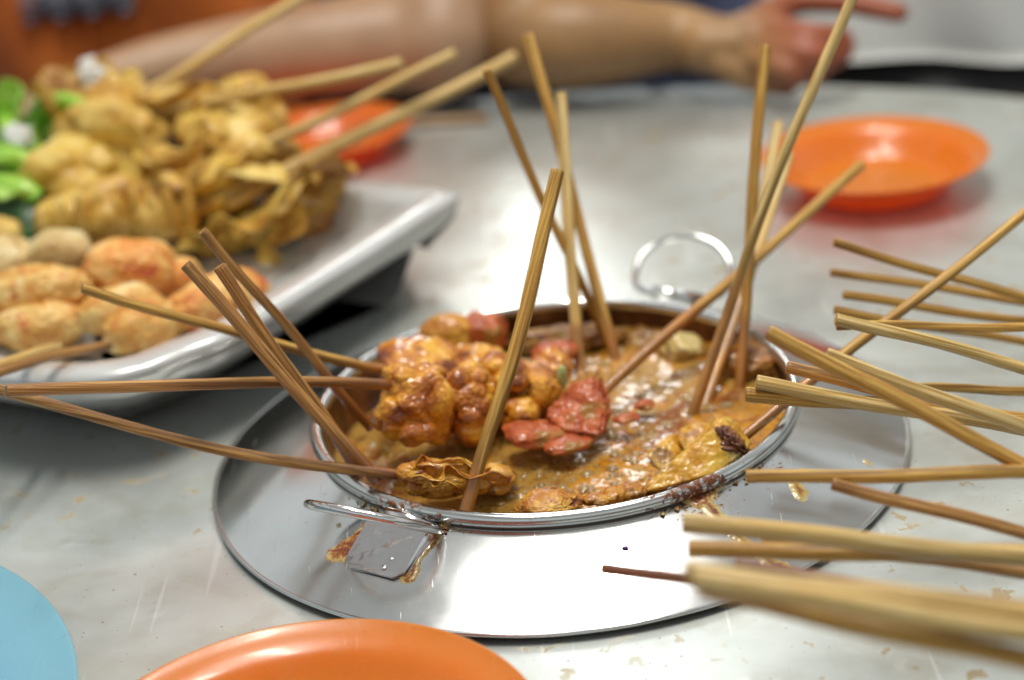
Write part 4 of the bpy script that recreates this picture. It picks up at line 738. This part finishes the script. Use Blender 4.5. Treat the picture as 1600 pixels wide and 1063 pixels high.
food('white_puff', [blob((-0.2962, 0.2958, 0.0830), (.0085, .0080, .0080), (0, 0, 0), 87, .3, 2.2, .1, 7, 4)], 'white_puff', label='small white puff between the lettuce leaves at the left', cat='food')

# ================================================================== PLATES
def plate(c, r, h, m, label, foot=.55):
    p = [(0, .12 * h), (r * .55, .12 * h), (r * .64, .16 * h), (r * .74, .45 * h), (r * .84, .78 * h), (r * .95, .93 * h), (r * .985, .985 * h), (r, h), (r * 1.002, .96 * h), (r * .985, .90 * h), (r * .85, .66 * h), (r * .72, .28 * h), (r * .62, .0), (r * foot, .0), (r * .54, .05 * h), (0, .05 * h)]
    q = catmull([(a, b_, 0) for a, b_ in p], 4)[:, :2]; q[:, 0] = np.maximum(q[:, 0], 0)
    V, f = lathe(q, 110)
    o = MB().add(V, f).build('saucer', m); o.location = (c[0], c[1], .0015); return tag(o, label, 'plate')
plate((.2010, .2925), .0665, .0215, 'orange_melamine', 'whole bright orange saucer on the table at the right back')
plate((-.132, .458), .055, .018, 'red_orange_melamine', 'red orange saucer behind the tray under the pale skewer ends')
plate((-0.0974, -0.2441), 0.0844, .020, 'orange_melamine', 'orange plate cut off at the bottom, nearest the lens')
plate((-0.3426, -0.2119), 0.1608, .020, 'blue_melamine', 'light blue plate in the lower left corner')
wd = MB().add(*tube([(-0.0813, 0.5028, 0.0030), (-0.0269, 0.4936, 0.0030)], .0035, 8)).build('wooden_strip', 'wood_strip'); tag(wd, 'short flat wooden strip lying on the table below the bent elbow', 'strip')

# ================================================================== PEOPLE (cut off by the frame above the chest)
def body(parts, name, m, parent, voxel=.0028, smooth=6):
    mb = MB()
    for V, f in parts: mb.add(V, f)
    o = mb.build(name, m, parent); r_ = o.modifiers.new('remesh', 'REMESH'); r_.mode = 'VOXEL'; r_.voxel_size = voxel; r_.use_smooth_shade = True
    s = o.modifiers.new('smooth', 'SMOOTH'); s.iterations = smooth; s.factor = .5; return o
def limb(pts, rad, n=8, ns=20):
    P = catmull(pts, n); q = catmull([(r_, 0, 0) for r_ in rad], n)[:, 0]
    V, f = tube(P, q, ns); ends = [blob(P[0], (q[0],) * 3, sub=3, amp=0, fine=0), blob(P[-1], (q[-1],) * 3, sub=3, amp=0, fine=0)]
    return [(V, f)] + ends
def torso(c, rx, ry, seed, z0=-.30, z1=.50):
    nz, na = 60, 120; z = np.linspace(z0, z1, nz); th = np.linspace(0, 2 * np.pi, na, endpoint=False)
    ZZ, TH = np.meshgrid(z, th, indexing='ij'); t = (ZZ - z0) / (z1 - z0)
    s = np.interp(t, [0, .25, .55, .85, .95, 1], [.98, .92, 1.0, 1.02, .75, .32])
    X_ = np.cos(TH); Y_ = np.sin(TH)
    fold = .010 * fbm(np.stack([X_ * 2.2 + ZZ * 5, Y_ * 2.2, ZZ * 2.5 + seed], -1).reshape(-1, 3), 3).reshape(nz, na) + .012 * np.sin(X_ * 9 + ZZ * 14 + seed) * np.clip(-Y_, 0, 1)
    V = np.stack([c[0] + (rx * s + fold) * X_, c[1] + (ry * s + fold) * Y_, ZZ], -1).reshape(-1, 3)
    f = grid_faces(nz, na, False, True) + [tuple(range(na))[::-1], tuple((nz - 1) * na + i for i in range(na))]
    return V, [q[::-1] for q in f]
pa = empty('person', (-.33, .74, -.75), 'person in an orange shirt with a dark print, one forearm resting behind the tray', 'person')
MB().add(*torso((-.33, .74), .215, .135, 2)).build('shirt', 'orange_cloth', pa)
body(limb([(-0.3192, 0.4375, 0.0500), (-0.2871, 0.4582, 0.0600), (-0.2490, 0.4806, 0.0640), (-0.2110, 0.5023, 0.0600), (-0.1532, 0.5381, 0.0520), (-0.0954, 0.5508, 0.0480), (-0.0545, 0.5491, 0.0470)], [.020, .020, .022, .027, .033, .038, .040]) + limb([(-0.0544, 0.5424, 0.0470), (-.055, .590, .10), (-.085, .66, .20), (-.13, .72, .32)], [.040, .042, .046, .052]), 'arm', 'skin_light', pa, .004)
MB().add(*torso((-.15, .735), .068, .068, 5, .16, .46)).build('sleeve', 'orange_cloth', pa)
# dark print across the chest: a row of block letters, only their feet in view
mb = MB(); rs = np.random.RandomState(3)
for k in range(7):
    x0 = -.355 + k * .0115
    for (dx, dz, w2, h2) in ((0, 0, .0022, .024), (.0062, 0, .0022, .024), (.0031, .0002 + .019 * (k % 2), .0084, .0026)):
        xx = x0 + dx; yy = .74 - .135 * math.sqrt(max(0, 1 - ((xx + .33) / .215) ** 2)); z0 = 0.0766 + dz
        V, f = ico(2); q = V / (np.abs(V) ** 8).sum(1)[:, None] ** (1 / 8); mb.add(q * np.array((w2 / 2, .014, h2 / 2)) + np.array((xx, yy, z0 + h2 / 2)), f)
mb.build('chest_print', 'print_blue', pa)
pb = empty('person', (.36, .69, -.75), 'person in a white shirt resting one forearm on the table with a pointing hand', 'person')
MB().add(*torso((.385, .690), .215, .135, 9, -.012)).build('shirt', 'white_cloth', pb)
MB().add(*torso((.385, .690), .205, .130, 12, -.30, -.008)).build('shade_trousers', 'grey_cloth', pb)  # dark grey also stands in for the shade below the shirt hem
arm = limb([(0.0022, 0.5468, 0.0450), (0.0307, 0.5279, 0.0440), (0.0662, 0.5250, 0.0420), (0.1064, 0.5277, 0.0380), (0.1314, 0.5129, 0.0340)], [.037, .036, .031, .024, .021]) + limb([(0.0055, 0.5430, 0.0480), (.045, .60, .12), (.10, .64, .22), (.19, .67, .34)], [.037, .038, .042, .050])
arm += [blob((0.1416, 0.5058, 0.0340), (.034, .022, .019), (0, 8, -8), sub=4, amp=.04, fine=0, box=2.6), blob((0.1634, 0.5028, 0.0380), (.026, .021, .019), (0, 0, -10), sub=4, amp=.04, fine=0, box=2.5)]
# index finger straight, three curled, thumb below
arm += limb([(0.1669, 0.5080, 0.0520), (0.1955, 0.5210, 0.0560), (0.2244, 0.5097, 0.0550), (0.2435, 0.4998, 0.0520), (0.2575, 0.4920, 0.0490)], [.0100, .0092, .0084, .0080, .0070], 6, 14)
arm += limb([(0.1673, 0.4967, 0.0460), (0.1915, 0.4663, 0.0460), (0.2140, 0.4732, 0.0400), (0.2112, 0.4688, 0.0300), (0.1969, 0.4818, 0.0260)], [.0105, .0098, .0092, .0085, .0078], 6, 14)
arm += limb([(0.1633, 0.4866, 0.0380), (0.1842, 0.4599, 0.0380), (0.1997, 0.4563, 0.0330), (0.1949, 0.4655, 0.0220), (0.1824, 0.4798, 0.0200)], [.0102, .0096, .0090, .0083, .0076], 6, 14)
arm += limb([(0.1579, 0.4820, 0.0300), (0.1726, 0.4586, 0.0290), (0.1824, 0.4571, 0.0240), (0.1762, 0.4749, 0.0140), (0.1671, 0.4905, 0.0130)], [.0092, .0086, .0080, .0074, .0068], 6, 14)
arm += limb([(0.1371, 0.4909, 0.0260), (0.1513, 0.4854, 0.0180), (0.1659, 0.4818, 0.0130), (0.1779, 0.4753, 0.0110)], [.0110, .0100, .0090, .0078], 6, 14)
body(arm, 'arm', 'skin_tan', pb, .0024, 3)
MB().add(*torso((.20, .685), .066, .066, 7, .20, .48)).build('sleeve', 'white_cloth', pb)
st = empty('stool', (.03, .76, -.75), 'plain dark stool added beyond the table edge under the navy blocker', 'stool')  # added stand that carries the navy blocker
MB().add(*lathe([(0, -.14), (.15, -.14), (.155, -.145), (.15, -.16), (0, -.16)], 48, (.03, .76, 0))).build('seat', 'table_edge', st)
for a in range(4):
    ca, sa = math.cos(a * 1.571 + .78), math.sin(a * 1.571 + .78); MB().add(*tube([(.03 + .10 * ca, .76 + .10 * sa, -.16), (.03 + .15 * ca, .76 + .15 * sa, -.749)], .012, 10)).build('leg', 'table_edge', st)
food('light_blocker', [blob((.04, .725, -.010), (.25, .105, .105), (0, 0, 0), 90, .16, 2.2, .04, 6, 5)], 'navy_cloth', label='dark navy mass added behind the tan forearm to block bright reflections', cat='light_blocker')  # added mass keeping bright reflections off the far part of the table
cl_ = food('folded_cloth', [ruffle([(0.0849, 0.5659, 0.0040), (0.0979, 0.5502, 0.0120), (0.1133, 0.5623, 0.0040)], .030, (.1, .9, .1), .003, 2, 3)], 'navy_cloth', label='crumpled navy and white cloth under the tan forearm', cat='cloth')
food('white_corner', [ruffle([(0.0828, 0.5596, 0.0080), (0.0921, 0.5452, 0.0150), (0.1025, 0.5522, 0.0100)], .018, (.1, .9, .1), .002, 2, 5)], 'pale_cloth', cl_)
